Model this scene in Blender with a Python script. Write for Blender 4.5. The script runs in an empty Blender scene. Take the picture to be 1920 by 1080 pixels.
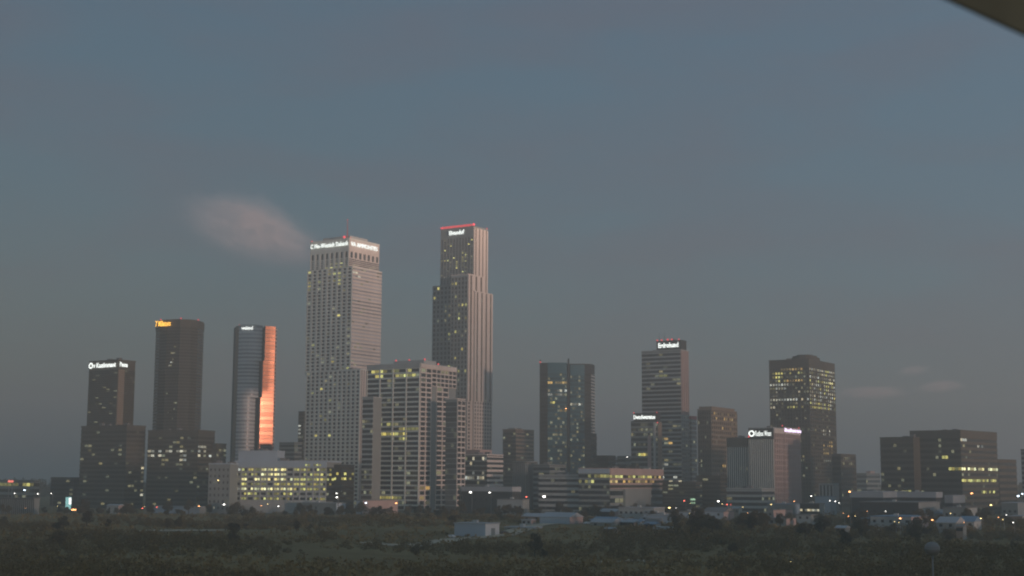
import bpy, bmesh, math, random
import numpy as np
from mathutils import Matrix, Vector

# ------------------------------------------------------------------ camera, sky, sun, exposure
SC = bpy.context.scene
COL = SC.collection
F = 2667.0                       # focal length in pixels of the 1920 wide frame (50 mm lens)
HORIZON = 900.0
CAMZ = 26.0
PITCH = math.atan((HORIZON - 540.0) / F)
ROLL = math.radians(0.25)
cam = bpy.data.cameras.new('camera')
cam.lens = 50.0; cam.sensor_width = 36.0
cam.clip_start = 0.1; cam.clip_end = 60000
cam.dof.use_dof = True; cam.dof.focus_distance = 1300; cam.dof.aperture_fstop = 3.3
CAM = bpy.data.objects.new('camera', cam); COL.objects.link(CAM)
CAMM = Matrix.Translation((0, 0, CAMZ)) @ Matrix.Rotation(math.pi / 2 + PITCH, 4, 'X') @ Matrix.Rotation(ROLL, 4, 'Z')
CAM.matrix_world = CAMM
SC.camera = CAM

SUN_AZ = 46.0                    # degrees from straight behind the camera, towards the right
SUN_EL = 1.5
w = bpy.data.worlds.new('World'); SC.world = w; w.use_nodes = True
nt = w.node_tree; nd = nt.nodes; lk = nt.links
sky = nd.new('ShaderNodeTexSky'); sky.sky_type = 'NISHITA'; sky.sun_disc = False
sky.sun_elevation = math.radians(SUN_EL); sky.sun_rotation = math.radians(180 - SUN_AZ)
sky.air_density = 1.0; sky.dust_density = 1.0; sky.ozone_density = 2.0
fill = nd.new('ShaderNodeMix'); fill.data_type = 'RGBA'; fill.blend_type = 'ADD'; fill.inputs[0].default_value = 1.0
fill.inputs[7].default_value = (0.66, 1.26, 1.78, 1)     # the even blue of light scattered many times at dusk
lk.new(sky.outputs[0], fill.inputs[6])
tcs = nd.new('ShaderNodeTexCoord'); dt = nd.new('ShaderNodeVectorMath'); dt.operation = 'DOT_PRODUCT'
_a = math.radians(SUN_AZ); dt.inputs[1].default_value = (math.sin(_a), -math.cos(_a), 0)
lk.new(tcs.outputs['Generated'], dt.inputs[0])
sf = nd.new('ShaderNodeMath'); sf.operation = 'MULTIPLY_ADD'; sf.inputs[1].default_value = 0.8; sf.inputs[2].default_value = 1.5
lk.new(dt.outputs['Value'], sf.inputs[0])                # twilight is brighter on the side of the sunset
fm_ = nd.new('ShaderNodeMix'); fm_.data_type = 'RGBA'; fm_.blend_type = 'MULTIPLY'; fm_.inputs[0].default_value = 1.0
fm_.inputs[6].default_value = (0.60, 1.18, 1.74, 1); lk.new(sf.outputs[0], fm_.inputs[7]); lk.new(fm_.outputs[2], fill.inputs[7])
# very thin high veil, the same over the whole sky
tc = nd.new('ShaderNodeTexCoord'); mp = nd.new('ShaderNodeMapping'); mp.inputs['Scale'].default_value = (2.2, 2.2, 9.0)
nz = nd.new('ShaderNodeTexNoise'); nz.inputs['Scale'].default_value = 2.3; nz.inputs['Detail'].default_value = 4
lk.new(tc.outputs['Generated'], mp.inputs[0]); lk.new(mp.outputs[0], nz.inputs[0])
rp = nd.new('ShaderNodeMapRange'); rp.inputs[1].default_value = 0.42; rp.inputs[2].default_value = 0.75
rp.inputs[3].default_value = 0.0; rp.inputs[4].default_value = 0.45
lk.new(nz.outputs['Fac'], rp.inputs[0])
veil = nd.new('ShaderNodeMix'); veil.data_type = 'RGBA'; veil.blend_type = 'MIX'
veil.inputs[7].default_value = (1.75, 1.5, 1.85, 1)
lk.new(rp.outputs[0], veil.inputs[0]); lk.new(fill.outputs[2], veil.inputs[6])
bg = nd['Background']; bg.inputs[1].default_value = 0.066
lk.new(veil.outputs[2], bg.inputs[0])

sl = bpy.data.lights.new('sun', 'SUN'); sl.energy = 3.0; sl.angle = math.radians(3); sl.color = (1.0, 0.67, 0.53)
SUN = bpy.data.objects.new('sun', sl); COL.objects.link(SUN)
sa = math.radians(SUN_AZ); se = math.radians(SUN_EL + 1.0)
TOSUN = Vector((math.sin(sa) * math.cos(se), -math.cos(sa) * math.cos(se), math.sin(se)))
SUN.rotation_euler = (-TOSUN).to_track_quat('-Z', 'Y').to_euler()
SUN.location = (300, -400, 200)

SC.view_settings.view_transform = 'Standard'; SC.view_settings.look = 'None'
SC.view_settings.exposure = 0.3; SC.view_settings.gamma = 1.0; SC.view_settings.use_curve_mapping = False
SC.render.engine = 'CYCLES'
cy = SC.cycles
cy.use_denoising = True; cy.max_bounces = 5; cy.diffuse_bounces = 2; cy.glossy_bounces = 2; cy.volume_bounces = 1
cy.transparent_max_bounces = 8; cy.sample_clamp_indirect = 2.0; cy.filter_width = 2.0
cy.volume_step_rate = 1.0

R = math.radians
random.seed(11)

# ------------------------------------------------------------------ pixels to places
def ray(px, py):
    d = CAMM.to_3x3() @ Vector(((px - 960) / F, -(py - 540) / F, -1))
    return d
def at(px, py, Y):
    d = ray(px, py); t = Y / d.y
    return Vector((d.x * t, Y, CAMZ + d.z * t))

# ------------------------------------------------------------------ materials
M = {}
def principled(name, col, rough=0.7, metal=0.0, var=0.18, scale=0.06, streak=True, rand=0.0, spec=0.4):
    m = bpy.data.materials.new(name); m.use_nodes = True
    t = m.node_tree; n = t.nodes; b = n['Principled BSDF']
    g = n.new('ShaderNodeNewGeometry'); mpn = n.new('ShaderNodeMapping')
    mpn.inputs['Scale'].default_value = (1, 1, 0.22 if streak else 1)
    t.links.new(g.outputs['Position'], mpn.inputs[0])
    z = n.new('ShaderNodeTexNoise'); z.inputs['Scale'].default_value = scale; z.inputs['Detail'].default_value = 6
    z.inputs['Roughness'].default_value = 0.62
    t.links.new(mpn.outputs[0], z.inputs[0])
    mx = n.new('ShaderNodeMix'); mx.data_type = 'RGBA'
    mx.inputs[6].default_value = (*[c * (1 - var * 1.5) for c in col], 1)
    mx.inputs[7].default_value = (*[min(1, c * (1 + var * 1.5)) for c in col], 1)
    t.links.new(z.outputs['Fac'], mx.inputs[0])
    out = mx.outputs[2]
    if rand:
        oi = n.new('ShaderNodeObjectInfo'); mr = n.new('ShaderNodeMapRange')
        mr.inputs[3].default_value = 1 - rand; mr.inputs[4].default_value = 1 + rand
        t.links.new(oi.outputs['Random'], mr.inputs[0])
        ml = n.new('ShaderNodeMix'); ml.data_type = 'RGBA'; ml.blend_type = 'MULTIPLY'; ml.inputs[0].default_value = 1
        t.links.new(out, ml.inputs[6]); t.links.new(mr.outputs[0], ml.inputs[7]); out = ml.outputs[2]
    t.links.new(out, b.inputs['Base Color'])
    b.inputs['Roughness'].default_value = rough; b.inputs['Metallic'].default_value = metal
    b.inputs['Specular IOR Level'].default_value = spec
    M[name] = m; return m
def emitter(name, col, lo, hi, base=(0.05, 0.05, 0.05)):
    m = bpy.data.materials.new(name); m.use_nodes = True
    t = m.node_tree; n = t.nodes; b = n['Principled BSDF']
    b.inputs['Base Color'].default_value = (*base, 1); b.inputs['Roughness'].default_value = 0.4
    oi = n.new('ShaderNodeObjectInfo')
    if name.startswith('lit_'):
        fr_ = n.new('ShaderNodeMath'); fr_.operation = 'MULTIPLY'; fr_.inputs[1].default_value = 37.7; f2 = n.new('ShaderNodeMath'); f2.operation = 'FRACT'
        t.links.new(oi.outputs['Random'], fr_.inputs[0]); t.links.new(fr_.outputs[0], f2.inputs[0])
        cm = n.new('ShaderNodeMix'); cm.data_type = 'RGBA'; cm.inputs[6].default_value = (min(1, col[0] * 1.02), col[1] * .88, col[2] * .72, 1); cm.inputs[7].default_value = (col[0] * .94, min(1, col[1] * 1.06), min(1, col[2] * 1.35), 1)
        t.links.new(f2.outputs[0], cm.inputs[0]); t.links.new(cm.outputs[2], b.inputs['Emission Color'])
    else:
        b.inputs['Emission Color'].default_value = (*col, 1)
    oi = n.new('ShaderNodeObjectInfo'); pw = n.new('ShaderNodeMath'); pw.operation = 'POWER'; pw.inputs[1].default_value = 1.7
    mr = n.new('ShaderNodeMapRange'); mr.inputs[3].default_value = lo; mr.inputs[4].default_value = hi
    t.links.new(oi.outputs['Random'], pw.inputs[0]); t.links.new(pw.outputs[0], mr.inputs[0])
    # uneven light inside the room behind the pane
    g = n.new('ShaderNodeNewGeometry'); z = n.new('ShaderNodeTexNoise'); z.inputs['Scale'].default_value = 0.55
    t.links.new(g.outputs['Position'], z.inputs[0])
    m2 = n.new('ShaderNodeMath'); m2.operation = 'MULTIPLY_ADD'; m2.inputs[1].default_value = 1.1; m2.inputs[2].default_value = 0.45
    t.links.new(z.outputs['Fac'], m2.inputs[0])
    m3 = n.new('ShaderNodeMath'); m3.operation = 'MULTIPLY'
    t.links.new(mr.outputs[0], m3.inputs[0]); t.links.new(m2.outputs[0], m3.inputs[1])
    t.links.new(m3.outputs[0], b.inputs['Emission Strength'])
    m.cycles.emission_sampling = 'NONE'
    M[name] = m; return m

principled('pale_concrete', (0.70, 0.72, 0.65), 0.85)
principled('sunlit_concrete', (0.70, 0.62, 0.55), 0.85)  # concrete with the sunset's pink painted in, for sun-facing sides
principled('grey_concrete', (0.44, 0.46, 0.44), 0.85)
principled('white_paint', (0.74, 0.74, 0.72), 0.6, var=0.08)
principled('blue_grey_metal', (0.42, 0.50, 0.56), 0.5, var=0.12)
principled('brown_granite', (0.095, 0.080, 0.056), 0.7, var=0.3)
principled('bronze_granite', (0.13, 0.105, 0.075), 0.55, var=0.3)
principled('tan_stone', (0.30, 0.23, 0.165), 0.8, var=0.25)
principled('dark_wall', (0.045, 0.045, 0.043), 0.7, var=0.25)
principled('slate_wall', (0.27, 0.29, 0.275), 0.8)
principled('roof_grey', (0.22, 0.21, 0.20), 0.9, var=0.3)
principled('roof_pale', (0.42, 0.44, 0.45), 0.6, var=0.12)
principled('roof_blue', (0.20, 0.30, 0.40), 0.6, var=0.15)
principled('pink_stucco_and_glow', (0.50, 0.37, 0.33), 0.85)  # pink stucco that also paints sunset light on right-hand sides
principled('teal_metal', (0.07, 0.165, 0.195), 0.45, var=0.12)
principled('steel', (0.35, 0.35, 0.36), 0.45, metal=0.6, var=0.1)
principled('dark_steel', (0.06, 0.06, 0.06), 0.5, var=0.1)
principled('glass', (0.022, 0.027, 0.030), 0.16, var=0.2, rand=0.5, spec=0.5)
principled('brown_glass', (0.045, 0.038, 0.026), 0.2, var=0.2, rand=0.4, spec=0.5)
principled('blue_glass', (0.045, 0.105, 0.12), 0.32, var=0.2, rand=0.4, spec=0.5)
principled('grey_glass', (0.10, 0.105, 0.10), 0.25, var=0.2, rand=0.35, spec=0.5)
principled('silver_glass', (0.40, 0.40, 0.41), 0.3, var=0.2, rand=0.3, spec=0.6)
principled('mirror_glass', (0.97, 0.42, 0.27), 0.06, metal=1.0, var=0.04, rand=0.10)  # copper tint adds sunset orange to what the panels reflect
principled('bark', (0.07, 0.055, 0.04), 0.9, var=0.3, scale=2.0)
principled('red_paint', (0.45, 0.06, 0.06), 0.6)
principled('eave_wood', (0.115, 0.13, 0.095), 0.8, var=0.3, scale=6.0)
principled('water_globe', (0.26, 0.24, 0.22), 0.5, var=0.1)
principled('brick_brown', (0.20, 0.13, 0.09), 0.85, var=0.25)
emitter('lit_yellow', (0.97, 0.90, 0.24), 0.12, 0.95)
emitter('lit_bright', (1.0, 0.95, 0.44), 0.4, 1.7)
emitter('lit_white', (0.95, 0.92, 0.66), 0.10, 0.8)
emitter('lit_orange', (1.0, 0.66, 0.20), 0.12, 0.8)
emitter('lit_dim', (0.80, 0.78, 0.42), 0.04, 0.28)
emitter('lit_green', (0.62, 1.0, 0.52), 0.3, 0.9)
emitter('sign_white', (0.95, 1.0, 0.95), 1.4, 1.6)
emitter('sign_orange', (1.0, 0.50, 0.06), 1.8, 2.0)
emitter('sign_lavender', (0.86, 0.70, 1.0), 1.8, 2.0)
emitter('sign_red', (1.0, 0.22, 0.16), 1.2, 1.3)
emitter('sign_teal', (0.45, 0.95, 0.92), 0.5, 0.6)
emitter('beacon_red', (1.0, 0.08, 0.10), 1.1, 1.4)
emitter('strip_red', (1.0, 0.10, 0.11), 0.75, 0.9)
emitter('lamp_orange', (1.0, 0.42, 0.15), 4.5, 6.0)
emitter('lamp_white', (1.0, 0.97, 0.88), 4.5, 6.0)
emitter('lamp_red', (1.0, 0.16, 0.10), 2.6, 3.2)
emitter('lamp_cool', (0.72, 0.88, 1.0), 4.5, 6.0)
emitter('lamp_yellow', (1.0, 0.75, 0.30), 3.5, 4.5)

def leaf_mat(name, col):
    m = bpy.data.materials.new(name); m.use_nodes = True
    t = m.node_tree; n = t.nodes; b = n['Principled BSDF']
    g = n.new('ShaderNodeNewGeometry'); mx = n.new('ShaderNodeMix'); mx.data_type = 'RGBA'
    mx.inputs[6].default_value = (*[c * 0.88 for c in col], 1); mx.inputs[7].default_value = (*[c * 1.12 for c in col], 1)
    t.links.new(g.outputs['Random Per Island'], mx.inputs[0])
    oi = n.new('ShaderNodeObjectInfo'); mr = n.new('ShaderNodeMapRange'); mr.inputs[3].default_value = 0.7; mr.inputs[4].default_value = 1.3
    t.links.new(oi.outputs['Random'], mr.inputs[0])
    ml = n.new('ShaderNodeMix'); ml.data_type = 'RGBA'; ml.blend_type = 'MULTIPLY'; ml.inputs[0].default_value = 1
    t.links.new(mx.outputs[2], ml.inputs[6]); t.links.new(mr.outputs[0], ml.inputs[7])
    t.links.new(ml.outputs[2], b.inputs['Base Color']); b.inputs['Roughness'].default_value = 0.75
    b.inputs['Specular IOR Level'].default_value = 0.2
    M[name] = m
leaf_mat('leaf', (0.11, 0.084, 0.044)); leaf_mat('leaf_dry', (0.14, 0.107, 0.056)); leaf_mat('scrub', (0.245, 0.17, 0.066))

# ------------------------------------------------------------------ object helpers
def link(name, data, parent=None, mat=None):
    o = bpy.data.objects.new(name, data); COL.objects.link(o)
    if parent is not None: o.parent = parent
    if mat is not None: o.matrix_basis = mat
    return o
def tag(o, label, cat=None, group=None, kind=None):
    if label: o['label'] = label
    if cat: o['category'] = cat
    if group: o['group'] = group
    if kind: o['kind'] = kind
    return o
def mesh(name, verts, faces, mat, smooth=False):
    me = bpy.data.meshes.new(name); me.from_pydata([tuple(v) for v in verts], [], faces); me.update()
    if mat: me.materials.append(M[mat])
    if smooth:
        for p in me.polygons: p.use_smooth = True
    return me
CUBE_V = [(x, y, z) for x in (-.5, .5) for y in (-.5, .5) for z in (-.5, .5)]
CUBE_F = [(0, 1, 3, 2), (4, 6, 7, 5), (0, 4, 5, 1), (2, 3, 7, 6), (0, 2, 6, 4), (1, 5, 7, 3)]
_cube = {}
def cube(mat):
    if mat not in _cube: _cube[mat] = mesh('box_' + mat, CUBE_V, CUBE_F, mat)
    return _cube[mat]
_ball = {}
def ball(mat):
    if mat not in _ball:
        bm = bmesh.new(); bmesh.ops.create_icosphere(bm, subdivisions=2, radius=1)
        me = bpy.data.meshes.new('ball_' + mat); bm.to_mesh(me); bm.free(); me.materials.append(M[mat])
        for p in me.polygons: p.use_smooth = True
        _ball[mat] = me
    return _ball[mat]
def boxm(c, s):
    return Matrix.Translation(c) @ Matrix.Diagonal((*s, 1))
def joined(name, boxes, mat, parent):
    """many small boxes (matrix list) as one mesh"""
    v = []; f = []
    for m in boxes:
        k = len(v); v += [m @ Vector(c) for c in CUBE_V]; f += [tuple(i + k for i in q) for q in CUBE_F]
    o = link(name, mesh(name, v, f, mat), parent); o['kind'] = 'stuff'; return o
def tube(path, radii, n=7):
    v = []; f = []
    for i, (p, r) in enumerate(zip(path, radii)):
        p = Vector(p); a = Vector(path[min(i + 1, len(path) - 1)]) - Vector(path[max(i - 1, 0)])
        q = a.to_track_quat('Z', 'Y')
        for k in range(n):
            t = 2 * math.pi * k / n; v.append(p + q @ Vector((r * math.cos(t), r * math.sin(t), 0)))
    for i in range(len(path) - 1):
        for k in range(n):
            f.append((i * n + k, i * n + (k + 1) % n, (i + 1) * n + (k + 1) % n, (i + 1) * n + k))
    f.append(tuple(range(n))[::-1]); f.append(tuple((len(path) - 1) * n + k for k in range(n)))
    return v, f

class Face:
    """a wall plane: x to the right as seen from outside, outward is -y, z up"""
    def __init__(s, b, m, W): s.b = b; s.m = m; s.W = W
    def box(s, name, u0, u1, d0, d1, z0, z1, mat, parent=None):
        m = s.m @ boxm(((u0 + u1) / 2, -(d0 + d1) / 2, (z0 + z1) / 2), (u1 - u0, d1 - d0, z1 - z0))
        return link(name, cube(mat), parent or s.b.root, m)
    def boxmat(s, u0, u1, d0, d1, z0, z1):
        return s.m @ boxm(((u0 + u1) / 2, -(d0 + d1) / 2, (z0 + z1) / 2), (u1 - u0, d1 - d0, z1 - z0))

class Block:
    def __init__(s, b, xl, xc, xr, yt, D, z0=0.0, mat='pale_concrete', name='wall', yb=None):
        s.b = b; th = b.th
        P = at(xc, yt, D); s.H = P.z; P2 = Vector((P.x, P.y))
        if yb is not None: z0 = at(xc, yb, D).z
        s.z0 = z0
        def span(px, u):
            d = ray(px, yt); d = Vector((d.x, d.y))
            den = u.x * d.y - u.y * d.x
            return (-(P2.x * d.y - P2.y * d.x)) / den
        s.wl = span(xl, Vector((-math.cos(th), math.sin(th)))); s.wr = span(xr, Vector((math.sin(th), math.cos(th))))
        s.wl = max(0.5, s.wl); s.wr = max(0.5, s.wr)
        fr = Matrix.Translation((P.x, P.y, 0)) @ Matrix.Rotation(-th, 4, 'Z')
        if b.root is None:
            b.root = link(b.name, None); b.root.matrix_basis = fr; b.inv = fr.inverted()
            tag(b.root, b.label, b.cat, b.group)
        s.fr = b.inv @ fr
        if mat:
            s.core = link(name, cube(mat), b.root, s.fr @ boxm((-s.wl / 2, s.wr / 2, (z0 + s.H) / 2), (s.wl, s.wr, s.H - z0)))
        s.L = Face(b, s.fr @ Matrix.Translation((-s.wl, 0, 0)), s.wl)
        s.R = Face(b, s.fr @ Matrix.Rotation(math.pi / 2, 4, 'Z'), s.wr)
    def local(s, name, x0, x1, y0, y1, z0, z1, mat, parent=None):
        return link(name, cube(mat), parent or s.b.root, s.fr @ boxm(((x0 + x1) / 2, (y0 + y1) / 2, (z0 + z1) / 2), (x1 - x0, y1 - y0, z1 - z0)))
    def cap(s, h=1.2, mat='pale_concrete', over=0.5):
        """parapet along the two seen sides, and the roof sheet"""
        s.local('roof', -s.wl + .6, -.6, .6, s.wr - .6, s.H + .004, s.H + .2, 'roof_grey')
        if s.wl > 14 and s.wr > 12:
            rq = random.Random(int(s.H * 10))
            for _k in range(3):
                ux = -s.wl * rq.uniform(.2, .8); uy = s.wr * rq.uniform(.15, .45); uw = rq.uniform(2, 5)
                s.local('rooftop_unit', ux, ux + uw, uy, uy + rq.uniform(2, 4), s.H + .204, s.H + h + rq.uniform(.6, 2.2), 'roof_grey')
        s.local('parapet', -s.wl - over, over, -over, .35, s.H - .3, s.H + h, mat)
        s.local('parapet', -.35, over - .004, .354, s.wr + over, s.H - .3, s.H + h - .01, mat)
        s.local('parapet', -s.wl - over + .004, -s.wl + .35, .354, s.wr + over, s.H - .3, s.H + h - .02, mat)
    def zpx(s, py, px=None):
        """height of a pixel row on the near corner"""
        P = s.b.root.matrix_basis @ s.fr @ Vector((0, 0, 0))
        return at(px or (960 + P.x / P.y * F), py, P.y).z

class Building:
    def __init__(s, name, label, cat, theta=31, group=None):
        s.name = name; s.label = label; s.cat = cat; s.th = R(theta); s.group = group; s.root = None
        s.nwin = 0; s.rest = {}
    def window(s, face, u0, u1, d0, d1, z0, z1, mat, lit):
        if lit or s.nwin < 300:
            face.box('window', u0, u1, d0, d1, z0, z1, mat); s.nwin += 1
        else:
            s.rest.setdefault(mat, []).append(face.boxmat(u0, u1, d0, d1, z0, z1))
    def finish(s):
        for mat, l in s.rest.items(): joined('small_windows', l, mat, s.root)

def pick(lit, c, r):
    """lit: list of (c0, c1, r0, r1, probability, material)"""
    for c0, c1, r0, r1, p, m in lit:
        if c0 <= c <= c1 and r0 <= r <= r1 and random.random() < p: return m
    if lit and random.random() < .045: return 'lit_dim'
    return None
def grid(f, z0, z1, nc, nr, pier, span, mp, ms, mg, lit=(), proud=0.5, split=1):
    cw = f.W / nc; rh = (z1 - z0) / nr
    for c in range(nc + 1):
        a = max(0, c * cw - pier * cw / 2); e = min(f.W, c * cw + pier * cw / 2)
        f.box('pier', a, e, -.05, proud, z0, z1, mp)
    for r in range(nr + 1):
        h = span * rh
        a = max(z0, z1 - r * rh - h / 2); e = min(z1, z1 - r * rh + h / 2)
        f.box('spandrel', .02, f.W - .02, -.05, proud - .1, a + .003, e - .003, ms)
    for r in range(nr):
        for c in range(nc):
            m = pick(lit, c, r)
            u0 = c * cw + pier * cw / 2; u1 = (c + 1) * cw - pier * cw / 2
            za = z1 - (r + 1) * rh + span * rh / 2; zb = z1 - r * rh - span * rh / 2
            f.b.window(f, u0, u1, -.03, .06, za, zb, m or mg, m is not None)
def bands(f, z0, z1, nr, span, ms, mg, lit=(), nseg=8, proud=0.4, u0=0.0, u1=None, fins=0, mf=None):
    u1 = f.W if u1 is None else u1
    rh = (z1 - z0) / nr; sw = (u1 - u0) / nseg
    for r in range(nr + 1):
        h = span * rh; a = max(z0, z1 - r * rh - h / 2); e = min(z1, z1 - r * rh + h / 2)
        f.box('spandrel', u0 + .02, u1 - .02, -.05, proud, a, e, ms)
    for r in range(nr):
        za = z1 - (r + 1) * rh + span * rh / 2; zb = z1 - r * rh - span * rh / 2
        f.box('window_band', u0 + .03, u1 - .03, -.04, .05, za, zb, mg)
        for c in range(nseg):
            m = pick(lit, c, r)
            if m: f.box('window', u0 + (c + .06) * sw, u0 + (c + .94) * sw, .051, .11, za + .08, zb - .08, m)
    for k in range(fins + 1 if fins else 0):
        x = u0 + (u1 - u0) * k / fins
        f.box('pier', max(u0, x - .55), min(u1, x + .55), -.05, proud + .35, z0, z1, mf or ms)
def ribs(f, z0, z1, n, frac, mr, mg, lit=(), nr=0, proud=0.6):
    cw = f.W / n
    for c in range(n + 1):
        a = max(0, (c - frac / 2) * cw); e = min(f.W, (c + frac / 2) * cw)
        f.box('rib', a, e, -.05, proud, z0, z1, mr)
    for c in range(n):
        f.box('window_strip', (c + frac / 2) * cw, (c + 1 - frac / 2) * cw, -.04, .05, z0 + .02, z1 - .02, mg)
        if nr:
            rh = (z1 - z0) / nr
            for r in range(nr):
                m = pick(lit, c, r)
                if m: f.box('window', (c + frac / 2) * cw + .1, (c + 1 - frac / 2) * cw - .1, .051, .11, z1 - (r + .8) * rh, z1 - (r + .25) * rh, m)
def beacon(b, fr, x, y, z, r=0.9, mat='beacon_red'):
    o = link('beacon', ball(mat), b.root, fr @ boxm((x, y, z + r * .8), (r, r, r)))
    link('beacon_post', cube('dark_steel'), o, boxm((0, 0, -1.0), (.25, .25, .9)))
    return o
def lettering(face, text, u0, u1, zc, h, mat, d=0.9, logo=None, board=None, label=None, bold=0.02):
    """raised lit letters standing on a wall; letters keep the given width and height"""
    cu = bpy.data.curves.new('t', 'FONT'); cu.body = text; cu.extrude = 0.03; cu.offset = bold; cu.space_character = 1.02
    cu.resolution_u = 2
    to = bpy.data.objects.new('t', cu); COL.objects.link(to)
    dg = bpy.context.evaluated_depsgraph_get(); me = bpy.data.meshes.new_from_object(to.evaluated_get(dg))
    bpy.data.objects.remove(to); bpy.data.curves.remove(cu)
    co = np.empty(len(me.vertices) * 3, dtype=np.float32); me.vertices.foreach_get('co', co); co = co.reshape(-1, 3)
    lo = co.min(0); hi = co.max(0); lx = u0 + (h * 1.25 if logo else 0)
    co[:, 0] = lx + (co[:, 0] - lo[0]) / (hi[0] - lo[0]) * (u1 - lx)
    co[:, 1] = zc + ((co[:, 1] - lo[1]) / (hi[1] - lo[1]) - .5) * h
    co[:, 2] = d + (co[:, 2] - lo[2]) * 6
    me.vertices.foreach_set('co', np.stack([co[:, 0], -co[:, 2], co[:, 1]], 1).astype(np.float32).ravel())
    me.materials.clear(); me.materials.append(M[mat]); me.update()
    if board:
        s = face.box('sign_board', u0 - 1, u1 + 1, -.05, d - .25, zc - h * .75, zc + h * .75, board)
    o = link('sign', me, face.b.root, face.m)
    if label: o['label'] = label
    if logo:
        n = 20; ro = h * .62; ri = h * .34; v = []; fc = []
        cx = u0 + h * .5
        for k in range(n):
            t = 2 * math.pi * k / n
            for rr in (ro, ri):
                for dd in (d, d + .3): v.append((cx + rr * math.cos(t), -dd, zc + rr * math.sin(t)))
        for k in range(n):
            a = 4 * k; c = 4 * ((k + 1) % n)
            fc += [(a + 1, a + 3, c + 3, c + 1), (a, c, c + 2, a + 2), (a, a + 1, c + 1, c), (a + 2, c + 2, c + 3, a + 3)]
        link('emblem', mesh('emblem', v, fc, logo), o)
    return o
def strip(b, pts, z0, z1, d0, d1, mat, name, closed=False, parent=None):
    """a wall strip that follows a plan line (local points, left to right as seen), offset outward from d0 to d1"""
    n = len(pts); nor = []
    for i in range(n):
        t = (pts[min(i + 1, n - 1)] - pts[max(i - 1, 0)]).normalized(); nor.append(Vector((t.y, -t.x)))
    v = []; f = []
    for i in range(n):
        for d in (d0, d1):
            q = pts[i] + nor[i] * d
            v.append((q.x, q.y, z0)); v.append((q.x, q.y, z1))
    for i in range(n - 1):
        a = 4 * i; c = a + 4
        f += [(a + 2, c + 2, c + 3, a + 3), (a, a + 1, c + 1, c), (a + 1, a + 3, c + 3, c + 1), (a, c, c + 2, a + 2)]
    f += [(0, 2, 3, 1), (4 * n - 4, 4 * n - 3, 4 * n - 1, 4 * n - 2)]
    return link(name, mesh(name, v, f, mat), parent or b.root)
def prism(b, pts, z0, z1, mat, name, parent=None):
    n = len(pts); v = [(p.x, p.y, z0) for p in pts] + [(p.x, p.y, z1) for p in pts]
    f = [(i, (i + 1) % n, n + (i + 1) % n, n + i) for i in range(n)] + [tuple(range(n))[::-1], tuple(range(n, 2 * n))]
    return link(name, mesh(name, v, f, mat), parent or b.root)
def arc(p0, p1, bulge, n=9):
    """points from p0 to p1 bulging to the camera side"""
    t = (p1 - p0); nn = Vector((t.y, -t.x)).normalized()
    return [p0 + t * (i / n) + nn * bulge * (1 - (2 * i / n - 1) ** 2) for i in range(n + 1)]
def plan(b, px, Y, py=700):
    P = at(px, py, Y); q = b.inv @ Vector((P.x, P.y, 0)); return Vector((q.x, q.y))
def plain_root(b, px, Y):
    P = at(px, 900, Y); m = Matrix.Translation((P.x, P.y, 0)); b.root = link(b.name, None); b.root.matrix_basis = m; b.inv = m.inverted()
    tag(b.root, b.label, b.cat, b.group)

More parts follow.
